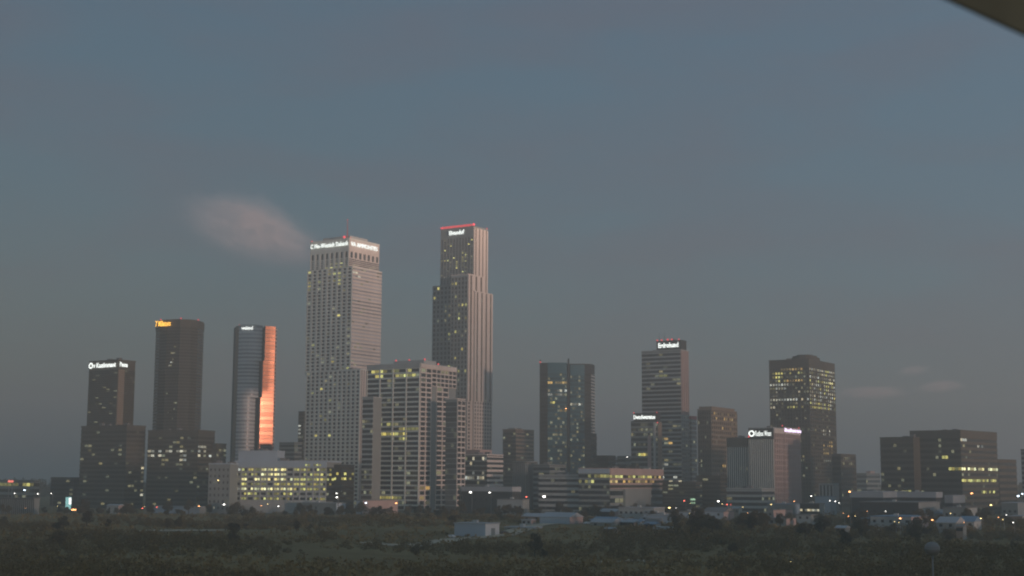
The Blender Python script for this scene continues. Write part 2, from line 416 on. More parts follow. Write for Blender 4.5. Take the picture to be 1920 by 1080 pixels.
# ------------------------------------------------------------------ ground
def ground_z(x, y):
    d = math.hypot(x, y)
    hill = 24.3 * math.exp(-(d / 135) ** 2)
    roll = 0.0
    ds = x * math.sin(sa) - y * math.cos(sa)      # unseen ridge added at the viewer's back to shade the foreground
    hill += 62 * math.exp(-((ds - 560) / 120) ** 2) * (1 + .12 * math.sin(x * .013))
    if 250 < y < 1250:
        k = max(0, min(1, (y - 250) / 150)) * max(0, min(1, (1080 - y) / 200))
        roll = k * (1.3 * math.sin(x * .021 + y * .008) + 1.0 * math.sin(x * .009 - y * .017 + 1.3) + .5 * math.sin(x * .05 + .7))
        roll += k * 5.0 * math.exp(-((x + 62) / 45) ** 2 - ((y - 860) / 80) ** 2)
    return hill + roll
def make_ground():
    xs = sorted(set([-2600, -2000, -1500, -1100] + list(range(-800, 801, 20)) + [1100, 1500, 2000, 2600]))
    ys = sorted(set([-900, -800, -700, -600, -500, -400] + list(range(-300, 1301, 20)) + [1400, 1600, 1900, 2300, 2800, 3500, 4200, 4700]))
    v = [(x, y, ground_z(x, y)) for y in ys for x in xs]; nx = len(xs)
    f = [(j * nx + i, j * nx + i + 1, (j + 1) * nx + i + 1, (j + 1) * nx + i) for j in range(len(ys) - 1) for i in range(nx - 1)]
    m = bpy.data.materials.new('dry_ground'); m.use_nodes = True; t = m.node_tree; n = t.nodes; b = n['Principled BSDF']
    g = n.new('ShaderNodeNewGeometry')
    z1 = n.new('ShaderNodeTexNoise'); z1.inputs['Scale'].default_value = 0.012; z1.inputs['Detail'].default_value = 7; z1.inputs['Roughness'].default_value = .65
    z2 = n.new('ShaderNodeTexNoise'); z2.inputs['Scale'].default_value = 0.35; z2.inputs['Detail'].default_value = 5
    t.links.new(g.outputs['Position'], z1.inputs[0]); t.links.new(g.outputs['Position'], z2.inputs[0])
    r = n.new('ShaderNodeValToRGB'); r.color_ramp.elements[0].position = .40; r.color_ramp.elements[1].position = .66
    r.color_ramp.elements[0].color = (.31, .215, .09, 1); r.color_ramp.elements[1].color = (.42, .305, .14, 1)
    t.links.new(z1.outputs['Fac'], r.inputs[0])
    mx = n.new('ShaderNodeMix'); mx.data_type = 'RGBA'; mx.blend_type = 'MULTIPLY'; mx.inputs[0].default_value = .6
    t.links.new(r.outputs[0], mx.inputs[6]); t.links.new(z2.outputs['Fac'], mx.inputs[7])
    t.links.new(mx.outputs[2], b.inputs['Base Color']); b.inputs['Roughness'].default_value = .95
    b.inputs['Specular IOR Level'].default_value = .1
    M['dry_ground'] = m
    o = link('ground', mesh('ground', v, f, 'dry_ground', True)); o['kind'] = 'structure'; return o
make_ground()
def ribbon(name, pts, width, mat, lift):
    v = []; f = []
    dense = []
    for a, c in zip(pts[:-1], pts[1:]):
        for k in range(8): dense.append(a.lerp(c, k / 8))
    dense.append(pts[-1])
    for i, p in enumerate(dense):
        t = (dense[min(i + 1, len(dense) - 1)] - dense[max(i - 1, 0)]).normalized(); nn = Vector((-t.y, t.x))
        for s in (1, .33, -.33, -1):
            q = p + nn * width / 2 * s; v.append((q.x, q.y, ground_z(q.x, q.y) + lift))
    for i in range(len(dense) - 1):
        for k in range(3): f.append((4 * i + k, 4 * i + k + 1, 4 * i + 5 + k, 4 * i + 4 + k))
    o = link(name, mesh(name, v, f, mat)); o['kind'] = 'structure'; return o
def gp(px, py):
    d = ray(px, py); t = CAMZ / -d.z; return Vector((d.x * t, d.y * t))
principled('dirt', (0.56, 0.46, 0.33), 0.95, var=0.2, scale=.2, streak=False, spec=.1)
principled('asphalt', (0.06, 0.06, 0.06), 0.9, var=0.2, scale=.3, streak=False, spec=.2)
ribbon('dirt_track', [gp(680, 1015), gp(770, 1018), gp(850, 1008), gp(940, 1005), gp(1000, 992), gp(1080, 984)], 13, 'dirt', .35)
ribbon('dirt_patch', [gp(330, 1004), gp(352, 1000), gp(378, 1001)], 40, 'dirt', .3)
ribbon('dirt_path', [gp(1120, 1050), gp(1190, 1042), gp(1230, 1047)], 7, 'dirt', .35)
ribbon('road', [Vector((-560, 1085)), Vector((-200, 1078)), Vector((100, 1062)), Vector((330, 1000)), Vector((560, 985))], 14, 'asphalt', .12)

# ------------------------------------------------------------------ towers
Y_, W_, O_, D_, B_ = 'lit_yellow', 'lit_white', 'lit_orange', 'lit_dim', 'lit_bright'

# dark brown tower, far left
b = Building('office_tower', 'dark brown stepped tower with white lettering, leftmost of the skyline towers', 'tower', 33)
u = Block(b, 168, 222, 254, 676, 1262, mat='brown_granite', yb=800)
bands(u.L, u.z0, u.H - 8, 28, .45, 'brown_granite', 'brown_glass', [(0, 7, 18, 23, .12, D_), (0, 7, 2, 27, .02, D_)], 8)
cf = Face(b, u.R.m, u.R.W)
nz_ = 30
for k in range(nz_):
    h = (u.H - 8 - u.z0) / nz_
    u.R.box('sunlit_panel', .3, u.R.W * .36, -.05, .6, u.z0 + k * h + .25, u.z0 + (k + 1) * h - .12, 'tan_stone')  # tan strip paints the pinkish reflection on the right side
bands(u.R, u.z0, u.H - 8, 28, .45, 'brown_granite', 'brown_glass', [(0, 4, 0, 27, .03, D_)], 4, u0=u.R.W * .42)
u.cap(1.0, 'brown_granite', .3)
lettering(u.L, 'v Kaatimmant', 1, u.wl - 2, u.H - 3.4, 4.4, 'sign_white', logo='sign_white', label='white lit lettering with a round emblem')
lettering(u.R, 'Psuna', 1, u.wr * .5, u.H - 3.2, 4.2, 'sign_white')
l = Block(b, 153, 238, 273, 799, 1240, mat='brown_granite')
bands(l.L, 2, l.H - 3, 17, .45, 'brown_granite', 'brown_glass', [(0, 11, 3, 6, .12, D_), (0, 11, 0, 16, .05, D_)], 12)
bands(l.R, 2, l.H - 3, 17, .45, 'brown_granite', 'brown_glass', [(0, 5, 9, 16, .10, D_), (5, 5, 8, 14, .5, W_)], 6)
l.cap(1.0, 'brown_granite', .3)
b.finish()

# rounded dark tower with orange lettering
b = Building('office_tower', 'tall dark rounded tower with orange lettering at its roof edge', 'tower', 20)
plain_root(b, 330, 1280)
zt = at(330, 600, 1268).z; zb = 60.0
pts = [plan(b, 290, 1300), plan(b, 291, 1283), plan(b, 297, 1272), plan(b, 310, 1265), plan(b, 335, 1261), plan(b, 356, 1264), plan(b, 368, 1272), plan(b, 377, 1286), plan(b, 379, 1302)]
prism(b, pts, zb - 10, zt - 1, 'brown_granite', 'wall')
nf = 36; rh = (zt - 7 - zb) / nf
for k in range(nf):
    z = zb + k * rh
    strip(b, pts, z + rh * .42, z + rh, -.1, .12, 'brown_glass', 'window_band')
    strip(b, pts, z, z + rh * .42, -.1, .4, 'brown_granite', 'spandrel')
strip(b, pts, zt - 7, zt, -.1, .7, 'brown_granite', 'crown')
def facet(b, p0, p1):
    t = (p1 - p0); a = math.atan2(t.y, t.x)
    return Face(b, Matrix.Translation((p0.x, p0.y, 0)) @ Matrix.Rotation(a, 4, 'Z'), t.length)
fa = facet(b, pts[3], pts[4])
for (c, r, m) in [(5, 6, D_), (6, 6, D_), (3, 8, D_), (4, 8, W_), (5, 8, D_), (3, 11, W_), (4, 11, D_), (3, 12, D_), (2, 12, W_), (4, 10, W_), (6, 24, D_), (7, 24, D_), (6, 26, D_), (2, 27, D_), (1, 21, D_), (5, 29, D_)]:
    z = zt - 7 - (r + 1) * rh; fa.box('window', c * 1.6, c * 1.6 + 1.4, -.04, .5, z + rh * .45, z + rh * .9, m)
fs = facet(b, pts[2], pts[4])
lettering(fs, '7 Milators', -1.5, 16, zt - 3.6, 5.0, 'sign_orange', d=4.4, label='orange lit lettering')
for p in (pts[2], pts[4], pts[6]): beacon(b, Matrix.Identity(4), p.x, p.y + 1, zt + .3, .7, 'strip_red')
l = Block(b, 278, 372, 403, 808, 1236, mat='brown_granite')
bands(l.L, 2, l.H - 4, 16, .45, 'brown_granite', 'brown_glass', [(0, 3, 3, 4, .7, W_), (5, 8, 3, 3, .6, W_), (8, 10, 3, 5, .85, W_), (0, 11, 2, 6, .12, D_), (0, 13, 0, 15, .05, D_)], 14)
bands(l.R, 2, l.H - 4, 16, .45, 'brown_granite', 'brown_glass', [(0, 2, 2, 5, .5, W_), (4, 5, 3, 6, .4, W_), (0, 5, 0, 15, .05, D_)], 6)
l.cap(1.0, 'brown_granite', .3)
l2 = Block(b, 388, 406, 424, 833, 1255, mat='brown_granite')
bands(l2.R, 2, l2.H - 3, 12, .45, 'brown_granite', 'brown_glass', [(0, 3, 0, 3, .3, D_)], 4); l2.cap(.8, 'brown_granite', .3)
b.finish()

# curved tower with the mirrored sunset side
b = Building('office_tower', 'curved grey tower with a mirrored side glowing orange', 'tower', 20)
plain_root(b, 478, 1470)
zt = at(478, 611, 1452).z; zb = 20.0
reflection_steps = [(zb, at(478, 745, 1452).z, 480, 492), (at(478, 745, 1452).z, at(478, 676, 1452).z, 485, 494.5), (at(478, 676, 1452).z, zt, 489.5, 497)]  # gap edge steps like a neighbour's reflection, shaped into the plan
pA = plan(b, 446, 1452); pS = plan(b, 439, 1458)
q0 = plan(b, 497, 1452)
core = [plan(b, 436, 1468), plan(b, 440, 1459), plan(b, 448, 1456), plan(b, 470, 1454), plan(b, 490, 1462), plan(b, 498, 1462), plan(b, 517, 1470), plan(b, 516, 1490), plan(b, 440, 1490)]
prism(b, core, zb, zt - .5, 'dark_wall', 'wall')
for (za, zb2, xe, xm) in reflection_steps:
    pe = plan(b, xe, 1455); pts = arc(pA, pe, 5.2, 12)
    nf = max(1, round((zb2 - za) / 3.9)); rh = (zb2 - za) / nf
    for k in range(nf):
        z = za + k * rh
        strip(b, pts, z + rh * .5, z + rh, -3, 0, 'silver_glass', 'window_band')
        strip(b, pts, z, z + rh * .5, -3, .45, 'white_paint', 'spandrel')
    pn = plan(b, 517.5, 1459.6); pm = plan(b, xm, 1459.6); pm = Vector((pm.x, pn.y - (pn.x - pm.x) * math.tan(R(29.6))))
    fm = facet(b, pm, pn)
    for k in range(nf):
        z = za + k * rh
        o = fm.box('mirror_panel', .1, fm.W - 1.8, -1.2, .10, z + .32, z + rh, 'mirror_glass')
        o.matrix_basis = o.matrix_basis @ Matrix.Rotation(R(random.uniform(-.05, .05)), 4, 'Z')
        fm.box('spandrel', .08, fm.W - 1.7, -1.1, .12, z, z + .3, 'sunlit_concrete')
        fm.box('balcony_edge', fm.W - 1.7, fm.W, -3, .5, z, z + rh * .5, 'sunlit_concrete')
    fm.box('edge_pier', -.5, .06, -3, .5, za, zb2, 'bronze_granite')
strip(b, [plan(b, 440, 1457), plan(b, 446, 1454)], zb, zt, -2, .4, 'tan_stone', 'corner_pier')
strip(b, arc(pA, plan(b, 489.5, 1455), 5.2, 12), zt - 1, zt + .8, -3, .7, 'grey_concrete', 'parapet')
fs = facet(b, plan(b, 450, 1449.5), plan(b, 474, 1448.5))
lettering(fs, 'webind', .5, fs.W - 1, zt - 2.6, 3.6, 'sign_white', d=1.4)
beacon(b, Matrix.Identity(4), plan(b, 441, 1460).x, plan(b, 441, 1460).y, zt - 1, .7, 'strip_red')
beacon(b, Matrix.Identity(4), plan(b, 446, 1458).x, plan(b, 446, 1458).y, zt + 1, .6, 'strip_red')

# the big pale tower with punched windows
b = Building('office_tower', 'broad pale concrete tower with punched windows and lettering on two sides', 'tower', 33)
u = Block(b, 583, 655, 711, 448, 1312, mat='pale_concrete', yb=505)
m_ = Block(b, 577, 661, 716, 500, 1303, mat='pale_concrete', yb=700)
k_ = Block(b, 575, 676, 700, 693, 1288, mat='pale_concrete')
zt = u.H
zs = zt - 18
grid(u.L, u.z0 - 1, zs, 8, 7, .42, .50, 'pale_concrete', 'pale_concrete', 'glass', [(3, 6, 2, 2, .6, Y_), (3, 7, 4, 4, .8, Y_), (0, 7, 0, 5, .06, Y_)])
grid(u.L, zs, zs + 7, 8, 1, .46, .2, 'pale_concrete', 'pale_concrete', 'grey_glass')
u.L.box('crown_wall', .02, u.wl - .02, -.05, .45, zs + 7, zt - .3, 'pale_concrete')
bands(u.R, u.z0 - 1, zs, 7, .5, 'sunlit_concrete', 'glass', [(0, 8, 1, 5, .12, D_)], 9)
grid(u.R, zs, zs + 7, 7, 1, .46, .2, 'sunlit_concrete', 'sunlit_concrete', 'grey_glass')
u.R.box('crown_wall', .02, u.wr - .02, -.05, .45, zs + 7, zt - .3, 'sunlit_concrete')
u.cap(1.2, 'pale_concrete', .5)
u.local('penthouse', -u.wl + 8, -6, 8, u.wr - 10, u.H + .2, u.H + 5, 'grey_concrete')
lettering(u.L, 'C No-Westink Dabank', .8, u.wl - .6, zt - 3.8, 4.1, 'sign_white', label='white lit lettering, left side', bold=.0)
lettering(u.R, 'VA AMMOHITES', 1.5, u.wr - 3.5, zt - 4.2, 3.9, 'sign_white', label='white lit lettering, right side', bold=.0)
grid(m_.L, m_.z0, m_.H, 9, 30, .42, .46, 'pale_concrete', 'pale_concrete', 'glass', [(0, 0, 0, 6, .45, Y_), (4, 6, 1, 5, .4, Y_), (0, 8, 0, 29, .02, Y_), (0, 8, 0, 29, .05, D_)])
bands(m_.R, m_.z0, m_.H, 30, .55, 'sunlit_concrete', 'silver_glass', [(0, 4, 0, 2, .35, W_), (0, 10, 0, 12, .03, W_)], 11)
m_.cap(.6, 'pale_concrete', .3)
grid(k_.L, 3, k_.H, 12, 34, .42, .46, 'pale_concrete', 'pale_concrete', 'glass', [(0, 11, 0, 24, .02, Y_)])
ribs(k_.R, 3, k_.H, 6, .6, 'sunlit_concrete', 'grey_glass')
k_.cap(.6, 'pale_concrete', .3)
a0 = at(651, 447, 1318); top = at(651, 412, 1318).z; loc = b.inv @ a0
v, f = tube([(loc.x, loc.y, zt), (loc.x, loc.y, zt + (top - zt) * .5), (loc.x, loc.y, top)], [.55, .4, .18], 6)
o = link('antenna', mesh('antenna', v, f, 'red_paint'), b.root)
beacon(b, Matrix.Identity(4), loc.x, loc.y, top - .6, .55, 'strip_red'); beacon(b, Matrix.Identity(4), loc.x - 1, loc.y - 3, zt + 1.4, 1.25)
beacon(b, u.fr, -u.wl + .6, .8, zt + 1, .8, 'strip_red'); beacon(b, u.fr, -.5, 2.5, zt + 1, .6, 'strip_red')
b.finish()

# the slim tallest tower with a red lit crown
b = Building('office_tower', 'slim tallest tower with a glowing red line along its roof', 'tower', 33)
u = Block(b, 827, 888, 914, 425, 1412, mat='grey_concrete', yb=560)
lw = Block(b, 812, 868, 892, 533, 1408, mat='grey_concrete')
cw_ = Block(b, 846, 877.5, 906, 514, 1396, mat='grey_concrete')
rw = Block(b, 870, 890, 923, 546, 1402, mat='sunlit_concrete')
zt = u.H
grid(u.L, u.z0, zt - 10, 11, 30, .45, .42, 'slate_wall', 'slate_wall', 'glass', [(8, 8, 4, 4, .9, Y_), (7, 8, 9, 14, .55, Y_), (0, 3, 10, 10, .7, Y_), (5, 5, 14, 14, 1, Y_), (0, 10, 0, 29, .05, Y_), (0, 10, 0, 29, .07, D_)])
u.L.box('crown_wall', .02, u.wl - .02, -.05, .45, zt - 10, zt, 'slate_wall')
ribs(u.R, u.z0, zt - 1, 4, .72, 'sunlit_concrete', 'bronze_granite', proud=.9)
u.cap(1.0, 'slate_wall', .4)
u.L.box('crown_light', 2.5, u.wl - 2.5, -.6, .62, zt + .9, zt + 3.1, 'strip_red')
beacon(b, u.fr, -u.wl + .4, .5, zt + 1.2, 1.2); beacon(b, u.fr, -.3, .5, zt + 1.2, 1.4); beacon(b, u.fr, -.3, u.wr - .6, zt + 1, .8, 'strip_red')
lettering(u.L, 'Eivanduf', u.wl * .27, u.wl * .73, zt - 4.2, 4.4, 'sign_white', label='white lit lettering', bold=.03)
grid(lw.L, 60, lw.H, 8, 34, .45, .42, 'slate_wall', 'slate_wall', 'glass', [(0, 4, 17, 17, .7, Y_), (0, 7, 0, 33, .04, Y_), (4, 7, 26, 28, .4, W_)])
lw.cap(.6, 'slate_wall', .3)
grid(cw_.L, 60, cw_.H - 2, 5, 38, .45, .42, 'slate_wall', 'slate_wall', 'glass', [(2, 3, 6, 9, .6, Y_), (1, 4, 21, 21, .8, Y_), (0, 4, 0, 37, .07, Y_)])
ribs(cw_.R, cw_.zpx(752), cw_.H - .5, 3, .66, 'sunlit_concrete', 'bronze_granite', proud=.9)
grid(cw_.R, 30, cw_.zpx(752), 4, 20, .5, .42, 'sunlit_concrete', 'sunlit_concrete', 'glass')
cw_.cap(.6, 'sunlit_concrete', .3)
ribs(rw.R, rw.zpx(752), rw.H - .5, 4, .66, 'sunlit_concrete', 'bronze_granite', [(0, 3, 0, 30, .01, W_)], 34, proud=.9)
grid(rw.R, 30, rw.zpx(752), 7, 20, .5, .42, 'sunlit_concrete', 'sunlit_concrete', 'glass')
rw.cap(.6, 'sunlit_concrete', .3)
b.finish()

# front office block with white fins
b = Building('office_block', 'grey office block of open bays with yellow lit floors before the tallest towers', 'building', 31)
u = Block(b, 689, 788, 855, 682, 1130, mat='slate_wall')
nr = 29
lits = [(1, 11, 0, 0, .65, Y_), (7, 11, 1, 1, .85, Y_), (2, 3, 1, 1, .8, Y_), (1, 4, 5, 5, .35, D_), (6, 8, 6, 6, .3, D_), (3, 7, 11, 11, .9, Y_), (8, 12, 12, 12, .8, Y_), (2, 9, 13, 13, .9, Y_), (4, 9, 14, 14, .85, Y_), (2, 9, 27, 27, .7, D_), (0, 12, 0, 28, .05, D_), (3, 9, 26, 26, .7, Y_), (7, 9, 27, 27, .5, Y_)]
bands(u.L, 2, u.H - 3, nr, .36, 'pale_concrete', 'glass', lits, 13, .5, fins=4, mf='pale_concrete')
u.L.box('cornice', 0.02, u.wl - .02, -.05, .7, u.H - 3, u.H, 'grey_concrete')
# right side: open bays, then a dark slot, then bays
W = u.wr
def sub(face, a, c): return Face(face.b, face.m @ Matrix.Translation((a, 0, 0)), c - a)
grid(sub(u.R, 0, W * .30), 2, u.H - 3, 2, nr, .16, .30, 'sunlit_concrete', 'sunlit_concrete', 'glass', [(0, 1, 24, 26, .5, O_), (0, 1, 1, 1, .4, D_)], .7)
grid(sub(u.R, W * .44, W), u.zpx(722), u.H - 3, 5, 4, .16, .30, 'sunlit_concrete', 'sunlit_concrete', 'glass', [(0, 4, 0, 3, .15, D_)], .7)
grid(sub(u.R, W * .30, W * .44), u.zpx(722), u.H - 3, 1, 4, .16, .30, 'sunlit_concrete', 'sunlit_concrete', 'glass', [], .7)
grid(sub(u.R, W * .44, W * .78), 2, u.zpx(722), 2, nr - 4, .16, .30, 'sunlit_concrete', 'sunlit_concrete', 'glass', [(0, 1, 0, 24, .06, D_)], .7)
u.R.box('cornice', 0.02, W - .02, -.05, .9, u.H - 3, u.H, 'sunlit_concrete')
u.cap(.8, 'grey_concrete', .5)
u.local('penthouse', -u.wl * .58, -.5, 6, u.wr * .45, u.H + .2, u.H + 3.5, 'grey_concrete')
for px in (-.5, -u.wl * .3, -u.wl * .55): beacon(b, u.fr, px, 7, u.H + 3.4, .8, 'strip_red')
beacon(b, u.fr, -.2, u.wr * .5, u.H + .8, .8, 'strip_red')
l = Block(b, 680, 700, 716, 745, 1124, mat='slate_wall')
bands(l.L, 2, l.H - 1, 22, .36, 'grey_concrete', 'glass', [(0, 3, 0, 21, .08, D_)], 4, .5)
l.cap(.6, 'grey_concrete', .3)
wg = Block(b, 836, 857, 872, 748, 1118, mat='slate_wall')
bands(wg.L, 2, wg.H - 2, 21, .18, 'slate_wall', 'grey_glass', [(0, 3, 0, 20, .04, D_)], 4, .3)
grid(wg.R, 2, wg.H - 1, 2, 21, .16, .30, 'sunlit_concrete', 'sunlit_concrete', 'glass', [(0, 1, 0, 20, .05, D_)], .7)
wg.cap(.6, 'sunlit_concrete', .4)
b.finish()

# stepped office at its right foot
b = Building('office_block', 'small stepped office block with scattered white lit windows at the tallest tower foot', 'building', 31)
u = Block(b, 872, 913, 943, 853, 1180, mat='dark_wall')
bands(u.L, 2, u.H - 1, 11, .3, 'slate_wall', 'glass', [(0, 8, 0, 10, .2, W_)], 9)
bands(u.R, 2, u.H - 1, 11, .5, 'sunlit_concrete', 'glass', [(0, 5, 0, 10, .08, D_)], 6)
u.cap(.7, 'sunlit_concrete', .4)
p = Block(b, 874, 900, 922, 844, 1192, mat='pink_stucco_and_glow', yb=856, name='penthouse'); p.cap(.4, 'pink_stucco_and_glow', .2)
b.finish()

# small banded block
b = Building('office_block', 'small tan banded office block between the tallest tower and the glass tower', 'building', 31)
u = Block(b, 943, 967, 1001, 806, 1500, mat='brick_brown')
bands(u.L, 2, u.H - 2, 18, .4, 'bronze_granite', 'brown_glass', [(0, 4, 0, 17, .05, D_)], 5)
bands(u.R, 2, u.H - 2, 18, .5, 'tan_stone', 'brown_glass', [(0, 6, 0, 17, .04, D_)], 7)
u.cap(1.0, 'tan_stone', .4)
u.local('penthouse', -u.wl * .8, -u.wl * .3, 5, u.wr * .5, u.H + .2, u.H + 2.5, 'grey_concrete')
b.finish()

# glass tower with teal crown
b = Building('office_tower', 'dark twin-bay glass tower with a teal crown and spike', 'tower', 20)
plain_root(b, 1060, 1375)
zt = at(1060, 680, 1360).z; zb = 2.0
core = [plan(b, 1012, 1362), plan(b, 1027, 1360), plan(b, 1063, 1360), plan(b, 1066, 1364), plan(b, 1069, 1360), plan(b, 1096, 1361), plan(b, 1108, 1362), plan(b, 1115, 1376), plan(b, 1112, 1400), plan(b, 1014, 1400)]
prism(b, core, zb, zt - 1, 'dark_wall', 'wall')
def stackup(b, pts, z0, z1, nf, mg, ms, sp, proud=.35, depth=-.3, litp=(), nseg=6):
    rh = (z1 - z0) / nf
    for k in range(nf):
        z = z0 + k * rh
        strip(b, pts, z + rh * sp, z + rh, depth, .06, mg, 'window_band')
        strip(b, pts, z, z + rh * sp, depth, proud, ms, 'spandrel')
    for seg in range(len(pts) - 1):
        fc = facet(b, pts[seg], pts[seg + 1])
        for r in range(nf):
            m = pick(litp, seg, r)
            if m:
                z = z1 - (r + 1) * rh
                fc.box('window', .1, fc.W - .1, -.02, .2, z + rh * (sp + .05), z + rh * .93, m)
zc = at(1060, 700, 1360).z
bayL = arc(plan(b, 1027, 1360), plan(b, 1063, 1360), .3, 8); bayR = arc(plan(b, 1069, 1360), plan(b, 1096, 1361), .25, 7)
stackup(b, bayL, zb, zc, 33, 'blue_glass', 'teal_metal', .3, litp=[(0, 7, 2, 2, .8, O_), (0, 7, 4, 5, .5, W_), (1, 2, 7, 7, .9, Y_), (4, 7, 9, 9, .8, O_), (2, 7, 13, 20, .2, D_), (0, 7, 0, 31, .2, D_)])
stackup(b, bayR, zb, zc - 2, 33, 'blue_glass', 'teal_metal', .3, litp=[(0, 6, 7, 7, .8, W_), (0, 6, 8, 12, .2, D_), (0, 6, 0, 31, .18, D_), (0, 5, 28, 28, .6, W_)])
stackup(b, [plan(b, 1012, 1362), plan(b, 1027, 1360)], zb, zc, 33, 'brown_glass', 'dark_wall', .35, litp=[(0, 0, 0, 32, .02, D_)])
stackup(b, [plan(b, 1096, 1361), plan(b, 1108, 1362)], zb, zc, 33, 'brown_glass', 'dark_wall', .35)
zl = at(1110, 812, 1360).z
stackup(b, [plan(b, 1108, 1362), plan(b, 1115, 1376)], zl, zc, 19, 'glass', 'grey_concrete', .45, proud=.4)
stackup(b, [plan(b, 1108, 1362), plan(b, 1118, 1376)], zb, zl, 12, 'glass', 'dark_wall', .4)
strip(b, bayL, zc, zt, -.5, .3, 'teal_metal', 'crown'); strip(b, bayR, zc - 2, zt - 2, -.5, .3, 'teal_metal', 'crown')
strip(b, [plan(b, 1012, 1362), plan(b, 1027, 1360)], zc, zt - .3, -.4, .25, 'dark_wall', 'crown')
strip(b, [plan(b, 1096, 1361), plan(b, 1108, 1362)], zc, zt - 2.5, -.4, .25, 'dark_wall', 'crown')
sp_ = plan(b, 1066, 1361)
link('spike', cube('dark_steel'), b.root, boxm((sp_.x, sp_.y, (zt + 4 + zb) / 2), (1.6, 2.5, zt + 4 - zb)))
q = plan(b, 1013, 1362); beacon(b, Matrix.Identity(4), q.x, q.y + .5, zt, .8, 'strip_red')
link('corner_spike', cube('dark_steel'), b.root, boxm((q.x, q.y + 1.5, zt + .5), (1.2, 1.2, 5)))
q = plan(b, 1061, 1356.8); link('lamp', ball('lamp_orange'), b.root, boxm((q.x, q.y, at(1061, 766, 1357).z), (.5, .5, .5)))

# tower with sign box
b = Building('office_tower', 'grey banded tower with a lettered sign box and red lamps on its roof', 'tower', 33)
u = Block(b, 1203, 1276, 1290, 656, 1420, mat='slate_wall')
bands(u.L, 2, u.H - 2, 36, .42, 'grey_concrete', 'glass', [(4, 5, 5, 5, .9, Y_), (0, 8, 1, 13, .05, D_), (0, 8, 14, 26, .12, D_), (3, 6, 20, 21, .4, O_), (3, 8, 26, 33, .3, W_)], 9)
ribs(u.R, u.zpx(778), u.H - .5, 4, .6, 'pink_stucco_and_glow', 'bronze_granite', proud=.7)
grid(u.R, 2, u.zpx(778), 4, 22, .4, .4, 'grey_concrete', 'grey_concrete', 'glass', [(0, 3, 0, 21, .03, D_)])  # pink above and grey below paint where the sunset light ends
u.cap(.6, 'grey_concrete', .4)
s_ = Block(b, 1231, 1277, 1287, 638, 1424, mat='dark_wall', yb=657, name='sign_box'); s_.cap(.4, 'dark_wall', .2)
lettering(s_.L, 'Erdrohund', 2.5, s_.wl - 2.5, (s_.H + s_.z0) / 2 + .8, 5.0, 'sign_white', label='white lit lettering', bold=.03)
for k, r_ in ((.02, .9), (.2, .9), (.45, 1.2), (.62, 1.1), (.9, .8)): beacon(b, s_.fr, -s_.wl * (1 - k), .6, s_.H + .5, r_, 'strip_red')
for k in (.08, .3):
    v, f = tube([(-s_.wl * (1 - k), 2, s_.H), (-s_.wl * (1 - k), 2, s_.H + 9)], [.25, .1], 5)
    link('antenna', mesh('antenna', v, f, 'dark_steel'), b.root, s_.fr)
b.finish()

# shorter lettered tower in front
b = Building('office_tower', 'shorter tower with a white lettered top and pale vertical fins', 'tower', 28)
u = Block(b, 1183, 1233, 1240, 789, 1300, mat='dark_wall')
bands(u.L, 2, u.H - 1, 17, .4, 'slate_wall', 'glass', [(0, 8, 0, 2, .5, D_), (2, 5, 0, 2, .3, Y_), (3, 6, 6, 6, .7, Y_), (0, 10, 0, 16, .08, D_)], 11)
s_ = Block(b, 1188, 1232, 1238, 775, 1302, mat='dark_wall', yb=790, name='sign_box'); s_.cap(.4, 'dark_wall', .2)
lettering(s_.L, 'Dwtxfwntratos', .5, s_.wl - 1.5, s_.H - 3.2, 3.8, 'sign_white', label='white lit lettering', bold=.03)
ribs(u.R, 2, u.H - 1, 3, .6, 'tan_stone', 'bronze_granite', proud=.6)
u.L.box('fin', u.wl * .86, u.wl * .93, -.05, 1.5, 2, u.H - 1, 'grey_concrete')
zc = at(1218, 815, 1300).z
f_ = u.L
v = [(-1.6, -1.5, 2), (1.6, -1.5, 2), (1.6, -1.5, zc - 3), (0, -1.5, zc), (-1.6, -1.5, zc - 3)]; v += [(x, 0.05, z) for x, y, z in v]
fc = [(0, 1, 2, 3, 4), (9, 8, 7, 6, 5)] + [(i, i + 5, (i + 1) % 5 + 5, (i + 1) % 5) for i in range(5)]
link('pointed_fin', mesh('pointed_fin', v, fc, 'pink_stucco_and_glow'), b.root, f_.m @ Matrix.Translation((u.wl * .70, 0, 0)))
beacon(b, s_.fr, -s_.wl, .5, s_.H + .4, .7, 'strip_red'); beacon(b, s_.fr, -.5, .5, s_.H + .4, .6, 'strip_red'); beacon(b, u.fr, 0, -.5, u.H - 2, .6, 'strip_red')
b.finish()

# low block with red roof between towers
b = Building('office_block', 'narrow grey block with a red roof behind the sign box tower', 'building', 31)
u = Block(b, 1280, 1296, 1306, 786, 1480, mat='slate_wall')
bands(u.L, 2, u.H - 2, 18, .4, 'slate_wall', 'grey_glass', [(0, 2, 0, 17, .04, D_)], 3); bands(u.R, 2, u.H - 2, 18, .4, 'grey_concrete', 'grey_glass', [(0, 2, 0, 17, .08, D_)], 3)
u.local('red_roof', -u.wl, .3, -.3, u.wr, u.H + .01, u.H + 3.4, 'red_paint')
b.finish()

# brown tower
b = Building('office_tower', 'tan brown tower with notched corners and dim orange windows', 'tower', 31)
u = Block(b, 1308, 1333, 1381, 768, 1350, mat='bronze_granite')
grid(u.L, 2, u.H - 1, 6, 20, .4, .4, 'bronze_granite', 'bronze_granite', 'brown_glass', [(0, 5, 0, 19, .05, D_)], .6)
grid(u.R, 2, u.H - 1, 13, 20, .42, .42, 'tan_stone', 'tan_stone', 'brown_glass', [(0, 12, 0, 1, .25, O_), (0, 12, 0, 12, .06, O_), (0, 12, 0, 19, .05, D_)], .6)
u.cap(.8, 'tan_stone', .4)
p = Block(b, 1311, 1334, 1377, 763, 1356, mat='tan_stone', yb=769, name='penthouse'); p.cap(.5, 'tan_stone', .3)
b.finish()

